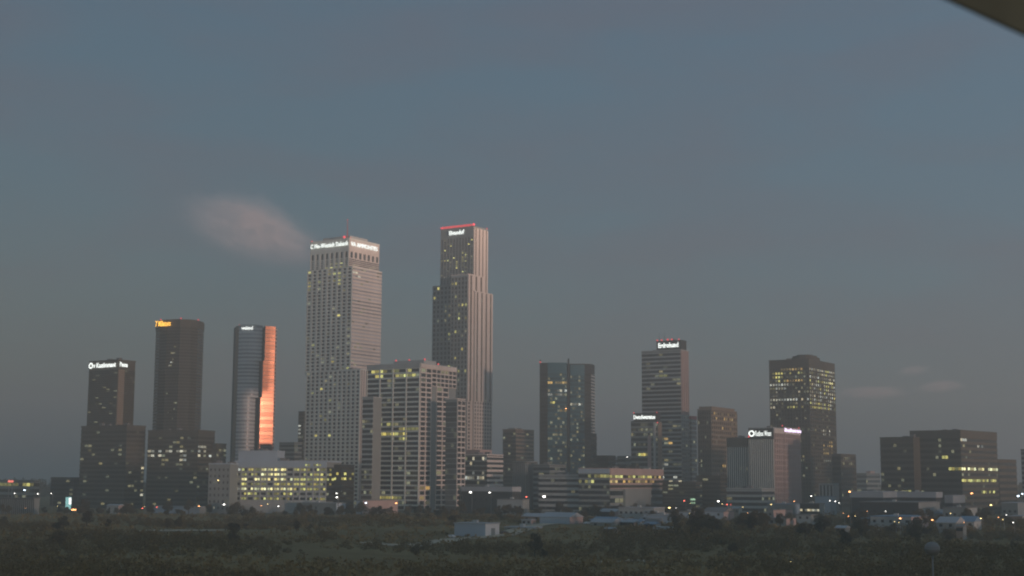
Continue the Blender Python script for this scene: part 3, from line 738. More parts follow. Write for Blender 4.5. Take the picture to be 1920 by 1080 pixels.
# ribbed low tower and its neighbour
b = Building('office_block', 'dark capped block of grey vertical ribs beside the lettered ribbed building', 'building', 28)
u = Block(b, 1363, 1402, 1414, 822, 1215, mat='dark_wall')
zc = u.zpx(838)
ribs(u.L, 2, zc, 10, .5, 'pale_concrete', 'glass', [(0, 9, 0, 12, .03, D_)], 13, .8)
u.L.box('cap_wall', -.1, u.wl + .1, -.05, 1.0, zc, u.H, 'bronze_granite'); ribs(u.R, 2, zc, 3, .5, 'grey_concrete', 'glass')
u.cap(.5, 'bronze_granite', .3)
b.finish()
b = Building('office_block', 'ribbed grey building, right side sunset pink, with white and lavender lettering', 'building', 31)
u = Block(b, 1404, 1450, 1499, 803, 1195, mat='slate_wall')
zc = u.H - 9
ribs(u.L, 2, zc, 12, .5, 'pale_concrete', 'glass', [(0, 11, 0, 14, .02, D_)], 15, .9)
u.L.box('sign_board', -.1, u.wl - .1, -.05, 1.0, zc, u.H, 'dark_wall')
lettering(u.L, 'Rutbon Wnun', .8, u.wl - 1.5, u.H - 4.2, 4.4, 'sign_white', d=1.3, logo='sign_white', label='white lit lettering with a ring emblem', bold=.0)
link('red_lamp', ball('strip_red'), b.root, u.L.m @ boxm((.6, -1.4, u.H - 6.6), (.9, .5, .9)))
ra = sub(u.R, 0, u.wr * .34); rb = sub(u.R, u.wr * .36, u.wr)
ribs(ra, 2, u.H - 4, 5, .5, 'pink_stucco_and_glow', 'grey_glass', [(0, 4, 0, 14, .03, D_)], 15, .8); ra.box('cap_wall', 0.02, ra.W, -.05, 1.0, u.H - 4, u.H, 'sunlit_concrete')
for k in range(14):
    h = (u.H - 6) / 14; ra.box('spandrel', .02, ra.W - .02, -.05, .5, 2 + k * h, 2 + k * h + 1.3, 'pink_stucco_and_glow')
ribs(rb, 2, u.H - 4, 10, .55, 'pink_stucco_and_glow', 'grey_glass', proud=.8)  # sunset light painted pink into the right side
for k in range(14):
    h = (u.H - 6) / 14; rb.box('spandrel', .02, rb.W - .02, -.05, .5, 2 + k * h, 2 + k * h + 1.3, 'pink_stucco_and_glow')
rb.box('cap_wall', 0.02, rb.W, -.05, 1.0, u.H - 4, u.H + 1.5, 'sunlit_concrete')
lettering(rb, 'Mmmallnmoor mon', .8, rb.W - .5, u.H - .6, 2.9, 'sign_lavender', d=1.3, label='lavender lit lettering', bold=.04)
u.cap(.8, 'grey_concrete', .3)
beacon(b, rb.m, 0, .5, u.H + 2.4, .6, 'strip_red'); beacon(b, rb.m, rb.W, .5, u.H + 2, .6, 'strip_red')
b.finish()

# dark tower full of lit windows
b = Building('office_tower', 'dark brown tower with many rows of lit windows and a low domed top', 'tower', 33)
u = Block(b, 1442, 1516, 1564, 674, 1362, mat='brown_granite')
zc = u.H - 7
rowsL = [(4, 11, 0, 0, .9, O_), (0, 4, 1, 1, .8, Y_), (7, 11, 1, 1, .6, Y_), (0, 4, 2, 2, .7, Y_), (7, 11, 2, 2, .4, D_), (6, 11, 3, 3, .9, O_), (0, 6, 4, 4, .9, W_), (2, 5, 5, 5, .8, W_), (8, 12, 6, 6, .3, W_), (1, 3, 6, 7, .3, W_), (0, 13, 8, 8, .85, W_), (6, 11, 9, 9, .3, D_), (0, 3, 10, 10, .9, W_), (6, 11, 10, 10, .8, Y_), (9, 10, 13, 13, .9, W_), (0, 13, 16, 16, .12, W_), (0, 13, 0, 10, .30, D_), (0, 13, 0, 10, .12, Y_), (0, 13, 11, 30, .05, D_)]
rowsR = [(0, 12, 0, 0, .75, W_), (4, 12, 1, 1, .7, W_), (0, 12, 2, 2, .7, W_), (6, 11, 3, 3, .9, B_), (0, 5, 3, 3, .6, W_), (0, 12, 4, 6, .6, W_), (0, 11, 7, 9, .55, W_), (0, 9, 9, 10, .7, Y_), (0, 12, 10, 10, .4, W_), (5, 10, 13, 13, .5, D_), (5, 9, 16, 17, .6, W_), (6, 10, 19, 22, .75, O_), (5, 9, 24, 24, .7, W_), (0, 12, 0, 10, .4, Y_), (0, 12, 0, 10, .5, D_), (0, 12, 11, 30, .06, D_)]
grid(u.L, 4, zc, 14, 36, .35, .45, 'brown_granite', 'brown_granite', 'brown_glass', rowsL, .45)
grid(u.R, 4, zc, 13, 36, .35, .45, 'brown_granite', 'brown_granite', 'brown_glass', rowsR, .45)
u.L.box('crown_wall', 0.02, u.wl - .02, -.05, .5, zc, u.H, 'brown_granite'); u.R.box('crown_wall', 0.02, u.wr - .02, -.05, .5, zc, u.H, 'brown_granite')
u.cap(.8, 'brown_granite', .4)
cx, cy_ = -u.wl * .36, u.wr * .40
for r_, z0_, z1_ in ((14.5, u.H + .2, u.H + 3.6), (12.0, u.H + 3.6, u.H + 5.6), (8.0, u.H + 5.6, u.H + 6.8)):
    prism(b, [(u.fr @ Vector((cx + r_ * math.cos(t * math.pi / 8), cy_ + r_ * math.sin(t * math.pi / 8), 0))).to_2d() for t in range(16)], z0_, z1_, 'brown_granite', 'domed_penthouse')
b.finish()

# annex
b = Building('office_block', 'small tan block at the right foot of the dark lit tower', 'building', 31)
u = Block(b, 1560, 1576, 1604, 852, 1300, mat='bronze_granite')
grid(u.R, 2, u.H - 1, 8, 10, .35, .45, 'bronze_granite', 'bronze_granite', 'brown_glass', [(0, 6, 0, 1, .5, D_), (0, 7, 0, 9, .05, D_)], .4)
bands(u.L, 2, u.H - 1, 10, .45, 'brown_granite', 'brown_glass', (), 4); u.cap(.6, 'bronze_granite', .3); b.finish()

# wide dark office at right
b = Building('office_block', 'wide dark brown office block with two long lit floors at the right', 'building', 40)
u = Block(b, 1706, 1800, 1868, 807, 1130, mat='brown_granite')
bands(u.L, 2, u.H - 5, 13, .45, 'brown_granite', 'brown_glass', [(9, 13, 3, 3, .5, Y_), (7, 10, 1, 3, .25, D_), (12, 15, 5, 5, .8, Y_), (0, 4, 7, 7, .4, D_), (0, 15, 0, 12, .03, D_)], 16)
bands(u.R, 2, u.H - 5, 13, .5, 'bronze_granite', 'brown_glass', [(0, 17, 5, 5, .96, B_), (0, 16, 7, 7, .93, Y_), (0, 2, 0, 0, .7, W_), (8, 10, 1, 1, .7, W_), (9, 15, 9, 9, .5, Y_), (0, 17, 2, 12, .05, D_)], 18)
u.L.box('crown_wall', 0.02, u.wl - .02, -.05, .5, u.H - 5, u.H, 'brown_granite'); u.R.box('crown_wall', 0.02, u.wr - .02, -.05, .5, u.H - 5, u.H, 'bronze_granite')
u.cap(.5, 'brown_granite', .3)
l = Block(b, 1650, 1712, 1740, 820, 1142, mat='brown_granite')
bands(l.L, 2, l.H - 4, 12, .45, 'brown_granite', 'brown_glass', [(4, 8, 1, 1, .5, D_), (0, 9, 6, 9, .2, D_), (7, 8, 8, 8, .9, Y_), (2, 4, 9, 9, .5, Y_)], 10); l.cap(.5, 'brown_granite', .3)
e = Block(b, 1850, 1872, 1905, 862, 1190, mat='bronze_granite')
bands(e.R, 2, e.H - 1, 8, .5, 'bronze_granite', 'brown_glass', (), 6); bands(e.L, 2, e.H - 1, 8, .5, 'brown_granite', 'brown_glass', (), 6); e.cap(.5, 'bronze_granite', .3)
b.finish()
b = Building('office_block', 'dark building cut by the right edge of the picture', 'building', 31)
u = Block(b, 1914, 1945, 1980, 843, 1250, mat='dark_wall'); bands(u.L, 2, u.H - 1, 12, .45, 'slate_wall', 'glass', [(0, 5, 0, 11, .1, D_)], 6); bands(u.R, 2, u.H - 1, 12, .45, 'slate_wall', 'glass', (), 6); u.cap(.5, 'dark_wall', .3)

# brightly lit low office
b = Building('office_block', 'low grey office with seven rows of bright yellow windows', 'building', 12)
u = Block(b, 441, 613, 640, 866, 1085, mat='slate_wall')
rl = [(0, 0, 0, 6, .75, W_), (1, 3, 0, 0, .75, Y_), (4, 7, 0, 1, .95, B_), (1, 3, 1, 1, .5, Y_), (1, 8, 2, 2, .9, B_), (1, 8, 3, 3, .65, Y_), (1, 8, 4, 4, .95, B_), (1, 8, 5, 5, .45, Y_), (1, 5, 6, 6, .8, Y_), (6, 13, 6, 6, .45, Y_), (9, 13, 0, 4, .72, Y_), (9, 13, 5, 5, .2, D_)]
zt = u.zpx(876, 560); zb_ = u.zpx(940, 560)
bands(u.L, zb_, zt, 7, .48, 'grey_concrete', 'glass', [(2 * a, 2 * c + 1, d, e, p, m) for a, c, d, e, p, m in rl], 28, .5, fins=14, mf='grey_concrete')
for c in (20, 24, 25, 26):
    pass
u.L.box('fascia', .02, u.wl - .02, -.05, .6, zt, u.H, 'blue_grey_metal'); u.L.box('base_wall', .02, u.wl - .02, -.05, .6, 0.1, zb_, 'grey_concrete')
bands(u.R, zb_, zt, 7, .48, 'dark_wall', 'glass', [(0, 5, 0, 3, .5, Y_)], 6)
u.cap(.8, 'blue_grey_metal', .4)
p = Block(b, 447, 520, 534, 846, 1100, mat='blue_grey_metal', yb=868, name='penthouse'); p.cap(.5, 'blue_grey_metal', .3)
p = Block(b, 562, 600, 612, 862, 1092, mat='slate_wall', yb=868, name='penthouse')
for k in (7, 8, 10, 11, 12): u.L.box('window', u.wl * (.56 + .03 * k), u.wl * (.56 + .03 * k) + 1.5, .55, .66, zt + .9, zt + 2.4, 'lit_yellow')
l = Block(b, 392, 432, 446, 870, 1078, mat='slate_wall')
grid(l.L, 2, l.H - 2, 5, 7, .6, .6, 'slate_wall', 'slate_wall', 'glass', [(1, 1, 1, 6, .3, W_)], .3); l.cap(.6, 'blue_grey_metal', .3)
d_ = Block(b, 612, 640, 664, 872, 1100, mat='dark_wall')
bands(d_.L, 2, d_.H - 1, 9, .45, 'dark_wall', 'brown_glass', [(0, 4, 1, 3, .45, Y_)], 6); bands(d_.R, 2, d_.H - 1, 9, .45, 'dark_wall', 'brown_glass', [(0, 4, 1, 3, .2, Y_)], 5); d_.cap(.5, 'dark_wall', .3)
b.finish()

# low office in the middle, sunset pink put into its right wing
b = Building('office_block', 'low wide office with sunset-pink right wing and a glowing yellow top floor', 'building', 24)
u = Block(b, 1085, 1143, 1243, 879, 1110, mat='slate_wall')
zr = u.H
bands(u.L, 2, zr - 3.5, 7, .4, 'slate_wall', 'glass', [(2, 9, 0, 0, .8, Y_), (0, 4, 1, 1, .7, Y_), (0, 9, 2, 6, .08, D_)], 10)
u.L.box('fascia', .02, u.wl - .02, -.05, .6, zr - 3.5, zr, 'blue_grey_metal')
bands(u.R, zr - 15.5, zr - 4, 3, .42, 'pink_stucco_and_glow', 'brown_glass', [(0, 16, 0, 0, .9, Y_), (0, 16, 1, 1, .7, O_), (17, 20, 0, 1, .4, O_)], 22, .6)
u.R.box('fascia', .02, u.wr - .02, -.05, .65, zr - 4, zr, 'pink_stucco_and_glow')
bands(u.R, 2, zr - 16, 3, .4, 'slate_wall', 'glass', [(0, 8, 0, 2, .2, D_)], 12)
u.R.box('screen_wall', u.wr * .22, u.wr * .70, .5, 2.5, .1, zr - 16, 'slate_wall')
u.cap(.6, 'pink_stucco_and_glow', .35)
u.local('rooftop_unit', -6, -1, u.wr * .30, u.wr * .36, zr + .2, zr + 2.2, 'dark_wall'); u.local('rooftop_unit', -7, -2, u.wr * .5, u.wr * .57, zr + .2, zr + 2.8, 'dark_wall'); u.local('rooftop_unit', -8, -3, u.wr * .78, u.wr * .82, zr + .2, zr + 1.8, 'grey_concrete')
l = Block(b, 1010, 1086, 1100, 891, 1125, mat='slate_wall')
bands(l.L, 2, l.H - 2, 6, .5, 'grey_concrete', 'glass', [(0, 9, 0, 5, .05, D_)], 10); l.cap(.6, 'grey_concrete', .3)
b.finish()

# low dark blocks filling gaps
def filler(label, xl, xc, xr, yt, D, wall, sp, mg, nrow, lp=.05, lm='lit_dim', th=31, name='office_block', style='bands', cap=None, litr=None):
    b = Building(name, label, 'building', th)
    u = Block(b, xl, xc, xr, yt, D, mat=wall)
    nl = max(2, round(u.wl / 5)); nr_ = max(2, round(u.wr / 5))
    if style == 'bands':
        bands(u.L, 1, u.H - 1, nrow, .45, sp, mg, (litr or []) + [(0, 99, 0, 99, lp, lm)], nl); bands(u.R, 1, u.H - 1, nrow, .45, sp, mg, [(0, 99, 0, 99, lp, lm)], nr_)
    else:
        ribs(u.L, 1, u.H - 1, nl * 2, .5, sp, mg, proud=.5); ribs(u.R, 1, u.H - 1, nr_ * 2, .5, sp, mg, proud=.5)
    u.cap(.6, cap or sp, .3); b.finish(); return u
filler('thin dark block with a column of lit windows behind the broad pale tower', 560, 570, 580, 772, 1500, 'dark_wall', 'bronze_granite', 'brown_glass', 24, .02, 'lit_dim', litr=[(0, 0, 3, 7, .9, 'lit_white')])
filler('low dark office right of the curved tower foot', 524, 552, 566, 830, 1420, 'dark_wall', 'slate_wall', 'glass', 14, .06)
filler('dark flat-topped block just right of the glass tower', 1117, 1140, 1154, 855, 1420, 'dark_wall', 'dark_wall', 'brown_glass', 10, .02)
filler('narrow pale block right of the glass tower', 1146, 1154, 1160, 858, 1450, 'slate_wall', 'blue_grey_metal', 'grey_glass', 10, .0)
filler('small dark block left of the fin tower', 1158, 1172, 1186, 856, 1340, 'dark_wall', 'slate_wall', 'glass', 9, .05)
filler('slate block of vertical ribs before the small tan office', 962, 985, 1008, 866, 1260, 'dark_wall', 'slate_wall', 'glass', 8, .0, style='ribs')
filler('low slate block at the glass tower foot', 1000, 1030, 1060, 872, 1250, 'dark_wall', 'slate_wall', 'glass', 8, .06)
filler('dark low block with greenish lit rows at the sign box tower foot', 1242, 1304, 1316, 905, 1180, 'dark_wall', 'brown_granite', 'brown_glass', 8, .06, litr=[(5, 20, 3, 5, .8, 'lit_green'), (12, 20, 1, 2, .4, 'lit_green')])
filler('dark brown low block at the tan tower foot', 1306, 1350, 1366, 893, 1210, 'dark_wall', 'brown_granite', 'brown_glass', 8, .06)
filler('low grey block at the ribbed building foot', 1362, 1428, 1452, 917, 1140, 'slate_wall', 'grey_concrete', 'glass', 4, .05)
filler('dark low building left of the leftmost tower', 96, 138, 154, 896, 1340, 'dark_wall', 'dark_wall', 'brown_glass', 6, .04)
filler('far low block under the evening sky left of the wide office', 1606, 1624, 1650, 888, 1750, 'dark_wall', 'slate_wall', 'glass', 6, .06)
filler('small pink-topped block far behind the white roofs', 1624, 1632, 1640, 884, 1800, 'pink_stucco_and_glow', 'pink_stucco_and_glow', 'glass', 6, .0)
filler('low slate block at the dark lit tower foot', 1536, 1562, 1572, 908, 1200, 'slate_wall', 'grey_concrete', 'glass', 4, .05, style='ribs')
filler('low lit canopy building at the left edge', -40, 64, 74, 901, 1300, 'dark_wall', 'slate_wall', 'brown_glass', 4, .0, litr=[(0, 99, 0, 0, .97, 'lit_yellow'), (0, 6, 2, 2, .7, 'lit_white')])

# ------------------------------------------------------------------ low buildings near the field
def shed(label, xl, xc, xr, yt, D, wall, wall2, roof, th=31, name='warehouse', door=True, wins=4, litm=None, pitched=False, cat='warehouse', fascia=0.0):
    b = Building(name, label, cat, th)
    u = Block(b, xl, xc, xr, yt, D, mat=wall, z0=-2.5)
    u.R.box('side_wall', .01, u.wr - .01, -.05, .12, -2.4, u.H - .02, wall2)
    H = u.H
    if pitched:
        hh = min(3.0, u.wr * .16)
        v = [(-u.wl - .5, -.5, H), (.5, -.5, H), (.5, u.wr + .5, H), (-u.wl - .5, u.wr + .5, H), (-u.wl - .5, u.wr / 2, H + hh), (.5, u.wr / 2, H + hh)]
        link('roof', mesh('roof', v, [(0, 1, 5, 4), (2, 3, 4, 5), (1, 2, 5), (3, 0, 4), (3, 2, 1, 0)], roof), b.root, u.fr)
    else:
        u.local('roof', -u.wl - .4, .4, -.4, u.wr + .4, H + .005, H + .5, roof)
        if u.wl > 12 and u.wr > 8: u.local('rooftop_unit', -u.wl * .6, -u.wl * .6 + 2.4, u.wr * .4, u.wr * .4 + 2, H + .5, H + 1.7, 'grey_concrete')
    if fascia:
        u.L.box('fascia', -.3, u.wl + .3, -.05, .5, H - fascia, H - .01, 'roof_pale'); u.R.box('fascia', .02, u.wr + .3, -.05, .45, H - fascia, H - .015, 'roof_pale')
    for k in range(wins):
        x = u.wl * (k + .5) / wins
        u.L.box('window', x - .8, x + .8, -.05, .08, H * .5, min(H - .5, H * .5 + 1.5), litm if litm and random.random() < .8 else 'glass')
    if door: u.R.box('door', u.wr * .4, u.wr * .4 + min(3.4, u.wr * .4), .1, .2, -.2, min(3.4, H * .8), 'slate_wall')
    return u
shed('white flat-roofed shed alone beside the dirt track', 852, 910, 936, 983, 676, 'blue_grey_metal', 'white_paint', 'roof_pale', wins=0)
shed('long low pale roof right of the white shed', 946, 1000, 1016, 990, 735, 'slate_wall', 'blue_grey_metal', 'roof_pale', wins=3)
shed('pale warehouse with pink end wall up the dirt track', 1012, 1068, 1093, 970, 800, 'blue_grey_metal', 'pink_stucco_and_glow', 'roof_pale', wins=0, pitched=True)
shed('blue-roofed low warehouse right of the pink-ended one', 1096, 1140, 1162, 976, 845, 'slate_wall', 'grey_concrete', 'roof_blue', wins=3)
shed('wide grey warehouse below the pink office', 1160, 1226, 1246, 953, 960, 'grey_concrete', 'slate_wall', 'roof_pale', wins=7)
shed('low blue-grey shed under the wide grey warehouse', 1214, 1258, 1274, 967, 840, 'blue_grey_metal', 'slate_wall', 'roof_pale', wins=0)
shed('small pale shed among trees right of centre', 1222, 1252, 1264, 990, 715, 'blue_grey_metal', 'white_paint', 'roof_pale', wins=0)
shed('pink fronted low store beneath the ribbed building', 1438, 1450, 1486, 957, 965, 'slate_wall', 'pink_stucco_and_glow', 'roof_grey', wins=1, cat='store', name='store')
shed('blue-roofed hall beneath the ribbed building', 1440, 1490, 1506, 946, 1045, 'slate_wall', 'blue_grey_metal', 'roof_blue', wins=4)
shed('small store with yellow lit front right of the blue-roofed hall', 1500, 1536, 1546, 945, 1010, 'dark_wall', 'slate_wall', 'roof_grey', wins=8, litm='lit_white', cat='store', name='store')
shed('blue shed at the foot of the dark lit tower', 1528, 1556, 1568, 932, 1110, 'blue_grey_metal', 'blue_grey_metal', 'roof_blue', wins=0)
shed('long white-roofed hall left of the wide dark office', 1594, 1655, 1702, 923, 1050, 'dark_wall', 'dark_wall', 'roof_pale', wins=0, fascia=4.0)
shed('long white flat-roofed hall before the wide dark office', 1683, 1754, 1766, 924, 985, 'dark_wall', 'dark_wall', 'roof_pale', wins=4, fascia=3.4)
shed('small white ribbed hall below the wide dark office', 1772, 1786, 1808, 930, 1005, 'dark_wall', 'dark_wall', 'roof_pale', wins=0, fascia=5)
shed('dark long shed below the white flat-roofed hall', 1612, 1722, 1762, 943, 925, 'dark_wall', 'slate_wall', 'roof_grey', wins=6)
shed('pale low store row behind the orange lamps', 1632, 1708, 1740, 970, 805, 'grey_concrete', 'pink_stucco_and_glow', 'roof_blue', wins=5, cat='store', name='store')
shed('grey shed by the lower right lamps', 1768, 1812, 1832, 953, 915, 'slate_wall', 'grey_concrete', 'roof_grey', wins=3)
shed('grey shed near the right edge', 1878, 1908, 1930, 944, 950, 'slate_wall', 'grey_concrete', 'roof_pale', wins=3)
shed('pale cottage-sized shed at the leftmost tower foot', 200, 222, 234, 948, 1060, 'grey_concrete', 'pink_stucco_and_glow', 'roof_pale', wins=2, pitched=True)
shed('long pale hall at the foot of the orange lettered tower', 288, 374, 386, 951, 1065, 'blue_grey_metal', 'slate_wall', 'roof_pale', wins=0)
shed('pale low hall between the lit office and the open-bay office', 556, 630, 648, 944, 1062, 'slate_wall', 'blue_grey_metal', 'roof_pale', wins=3)
shed('pink fronted store with a lamp at each end', 668, 680, 746, 939, 1075, 'blue_grey_metal', 'pink_stucco_and_glow', 'roof_grey', wins=1, cat='store', name='store')
shed('white podium hall with two bright lamps at the stepped office foot', 866, 960, 976, 914, 1095, 'dark_wall', 'dark_wall', 'roof_pale', wins=9, fascia=3.2)
shed('low grey hall right of the white podium hall', 932, 980, 992, 937, 1050, 'grey_concrete', 'slate_wall', 'roof_grey', wins=5)
u = shed('dark slatted shed at the left edge', -30, 64, 74, 935, 1010, 'dark_wall', 'slate_wall', 'roof_grey', wins=0, door=False)
for k in range(26): u.L.box('slat', u.wl * (k + .2) / 26, u.wl * (k + .55) / 26, -.02, .35, .2, u.H - .4, 'slate_wall')

rs = random.Random(77)
for k in range(40):
    px = rs.uniform(950, 1270) if k < 10 else rs.uniform(1280, 1910)
    py = rs.uniform(958, 986) if k < 10 else rs.uniform(944, 984)
    if k >= 30: px = rs.uniform(1090, 1900); py = rs.uniform(982, 1006)
    D = CAMZ / ((py + 6 - HORIZON) / F); hgt = rs.uniform(6, 11); wpx = rs.uniform(12, 40)
    wl_ = rs.choice(['blue_grey_metal', 'grey_concrete', 'slate_wall', 'dark_wall', 'tan_stone']); rf = rs.choice(['roof_pale', 'roof_blue', 'roof_grey', 'roof_pale'])
    u = shed('small dim shed among the trees centre to right', px, px + wpx, px + wpx * 1.5, py - hgt * .5, D, wl_, rs.choice(['pink_stucco_and_glow', 'slate_wall', 'grey_concrete']), rf, wins=2, pitched=rs.random() < .5 or k >= 30, cat='shed', name='shed')
    u.b.root['group'] = 'small sheds among the trees'

# ------------------------------------------------------------------ lamps, signs, masts
def lamp(label, px, py, D, mat, r=.62, arm=1.2, group='street lamps'):
    P = at(px, py, D); g0 = ground_z(P.x, P.y); root = link('street_lamp', None); root.matrix_basis = Matrix.Translation((P.x, P.y, g0))
    tag(root, label, 'street lamp', group); h = P.z - g0
    v, f = tube([(arm, .3, -.3), (arm, .3, h * .6), (arm, .3, h), (arm * .6, .25, h + .5), (0, 0, h + .35)], [.16, .12, .09, .08, .07], 6)
    link('pole', mesh('pole', v, f, 'steel'), root)
    link('lamp_hood', cube('steel'), root, boxm((0, 0, h + r * .62), (r * 2.2, r * 1.4, .18)))
    link('lamp_head', ball(mat), root, boxm((0, -.1, h), (r, r * .8, r * .62)))
    return root
O, Wt, Rd, Cl, Yl = 'lamp_orange', 'lamp_white', 'lamp_red', 'lamp_cool', 'lamp_yellow'
LAMPS = [
 ('red-orange lamp at the left end of the long white-roofed hall', 1593, 922, 1030, O, .8),
 ('orange lamp before the right face of the wide dark office', 1822, 925, 1000, O, .85),
 ('yellow-orange lamp below right of the wide dark office', 1858, 947, 930, Yl, .7),
 ('orange lamp before the pale store row, leftmost of its row', 1688, 972, 790, O, .55),
 ('orange lamp right of the pale store row', 1748, 975, 790, O, .62),
 ('left one of a close orange lamp pair by the bright white sign', 1790, 972, 780, O, .5),
 ('right one of a close orange lamp pair by the bright white sign', 1796, 971.5, 790, O, .5),
 ('small yellow lamp right of the orange lamp pair', 1839, 972, 800, Yl, .42),
 ('faint orange lamp near the lower right corner row', 1872, 970, 800, O, .3),
 ('small orange lamp at the left of the lower right row', 1591, 968, 820, O, .3),
 ('orange lamp below the low pink office at its right', 1255, 952, 930, Yl, .75),
 ('red lamp under the greenish lit windows', 1283, 939, 1050, Rd, .6),
 ('white lamp right of the greenish lit windows', 1347, 940, 1040, Wt, .8),
 ('red lamp below the tan tower', 1363, 946, 1010, Rd, .6),
 ('small orange lamp left of the red lamp below the tan tower', 1354, 945, 1010, Yl, .32),
 ('small red lamp right of the red lamp below the tan tower', 1370, 946, 1010, Rd, .32),
 ('small yellow lamp at the ribbed building foot', 1446, 946, 990, Yl, .5),
 ('pale lamp above the yellow lit store', 1521, 930, 1060, Wt, .5),
 ('orange lamp beside the yellow lit store', 1489, 940, 1040, O, .45),
 ('first of three white lamps right of the blue shed', 1556, 939, 1020, Wt, .38),
 ('middle of three white lamps right of the blue shed', 1566, 940, 1020, Wt, .5),
 ('last of three white lamps right of the blue shed', 1573, 943, 1020, Wt, .38),
 ('red lamp left of the low middle office', 987, 931.5, 1040, Rd, .7),
 ('wide bright white floodlight at the low middle office', 1020, 931, 1060, Wt, 1.15),
 ('left bright lamp on the white podium hall', 882, 923, 1070, Wt, 1.0),
 ('right bright lamp on the white podium hall', 918, 923.5, 1070, Wt, .8),
 ('cool white lamp at the left end of the pink fronted store', 686, 943, 1050, Cl, .8),
 ('orange lamp at the right end of the pink fronted store', 743, 943.5, 1050, O, .7),
 ('upper of two white lamps right of the lit office', 631, 925, 1060, Wt, .6),
 ('lower of two white lamps right of the lit office', 631.5, 932.5, 1050, Wt, .75),
 ('white lamp at the left foot of the lit office', 420, 946, 1045, Wt, .7),
 ('small white lamp at the middle foot of the lit office', 522, 949, 1040, Wt, .5),
 ('small orange lamp at the foot of the lit office', 490, 948, 1040, O, .4),
 ('small yellow lamp at the foot of the lit office', 502, 945, 1045, Yl, .35),
 ('yellow lamp left of the lit office', 409, 900.5, 1065, Yl, .55),
 ('red lamp right of the leftmost tower foot', 267, 953, 1045, Rd, .55),
 ('red lamp at the left end of the long pale hall', 294, 951, 1045, Rd, .55),
 ('red-orange lamp at the right end of the long pale hall', 373, 949, 1045, O, .6),
 ('white lamp beside the teal sign', 96, 925, 1150, Wt, .45),
 ('white lamp under the lit canopy building', 71, 926, 1150, Wt, .55),
 ('bluish white lamp under the lit canopy', 46, 919, 1150, Cl, .8),
 ('white lamp low at the left edge', 27, 925, 1150, Wt, .5),
 ('bright cool lamp near the right edge', 1909, 930, 1000, Cl, .9),
 ('small cool lamp at the very right edge', 1917, 926, 1000, Cl, .6),
 ('pale lamp on the roof of the small dark block by the fin tower', 1176, 857, 1300, Wt, .5),
 ('lone yellow lamp in the dark field at right', 1682, 1071, 420, Yl, .14),
 ('faint yellow lamp in the dark field below the lamps', 1482, 1053, 470, Yl, .12),
]
for L in LAMPS: lamp(*L)
rl_ = random.Random(31); FAINT = []
for k in range(34):
    px = rl_.uniform(1260, 1915) if k > 6 else rl_.uniform(20, 660); py = rl_.uniform(936, 980) if k > 6 else rl_.uniform(945, 953)
    FAINT.append(('faint small street lamp among the sheds and trees', px, py, CAMZ / ((py + 16 - HORIZON) / F), rl_.choice([O, Yl, Wt, Yl, O]), rl_.uniform(.16, .34), .8, 'faint street lamps'))
for L in FAINT: lamp(*L)

def pylon(label, x0, x1, y0, y1, D, mat, second=None, third=None):
    A = at(x0, y0, D); B = at(x1, y1, D); root = link('roadside_sign', None); cx = (A.x + B.x) / 2; g0 = ground_z(cx, D)
    root.matrix_basis = Matrix.Translation((cx, D, g0)); tag(root, label, 'sign')
    wd = B.x - A.x; zt, zb = A.z - g0, B.z - g0
    link('post', cube('steel'), root, boxm((-wd * .3, .2, (zb) / 2), (.4, .4, zb + .6))); link('post', cube('steel'), root, boxm((wd * .3, .2, zb / 2), (.4, .4, zb + .6)))
    link('cabinet', cube('dark_steel'), root, boxm((0, .2, (zt + zb) / 2), (wd + .4, .6, zt - zb + .4)))
    link('lit_panel', cube(mat), root, boxm((0, -.15, (zt + zb) / 2), (wd, .12, zt - zb)))
    if second: link('lit_panel', cube(second), root, boxm((wd * .28, -.28, zt - (zt - zb) * .3), (wd * .42, .12, (zt - zb) * .5)))
    if third: link('side_panel', cube(third), root, boxm((wd * 1.0, -.1, zb + .5), (wd * .9, .3, .9)))
    return root
pylon('tall teal lit roadside sign left of the leftmost tower', 123.5, 133, 932, 957, 1030, 'sign_teal', 'sign_white', 'lamp_orange')
pylon('bright white lit panel sign below the right lamps', 1774, 1780, 979, 987, 770, 'sign_white', None, 'sign_red')
pylon('red lit sign over the lit canopy building', 15, 25, 900.5, 904.5, 1290, 'sign_red')
# parked cars around the halls
def car(label, px, py, D, mat, rz):
    P = at(px, py, D); root = link('parked_car', None); root.matrix_basis = Matrix.Translation((P.x, D, ground_z(P.x, D) + .14)) @ Matrix.Rotation(rz, 4, 'Z'); tag(root, label, 'car', 'cars parked by the halls')
    prof = [(-2.2, .35), (2.2, .35), (2.25, .8), (1.3, .92), (.6, 1.45), (-1.1, 1.45), (-1.8, .95), (-2.25, .85)]
    v = [(x, s * .88, z) for s in (-1, 1) for x, z in prof]; n = len(prof)
    f = [tuple(range(n)), tuple(range(2 * n - 1, n - 1, -1))] + [(i, n + i, n + (i + 1) % n, (i + 1) % n) for i in range(n)]
    link('body', mesh('body', v, f, mat), root)
    for x in (-1.35, 1.35):
        for s in (-1, 1):
            vv, ff = tube([(x, s * .95, .33), (x, s * .75, .33)], [.33, .33], 10); link('wheel', mesh('wheel', vv, ff, 'dark_steel'), root)
    link('windscreen', cube('glass'), root, Matrix.Translation((.98, 0, 1.18)) @ Matrix.Rotation(R(53), 4, 'Y') @ Matrix.Diagonal((.8, 1.5, .03, 1)))
    for s in (-1, 1): link('headlight', cube('white_paint'), root, boxm((2.24, s * .6, .68), (.06, .35, .16)))
car('pale car parked by the white shed', 845, 1003, 668, 'white_paint', 2.6)
car('dark car parked right of the white shed', 945, 1001, 690, 'dark_steel', .4)
car('pale car parked before the pink-ended warehouse', 1102, 986, 790, 'white_paint', .5)
car('grey car parked before the low store row', 1650, 985, 770, 'steel', .1)

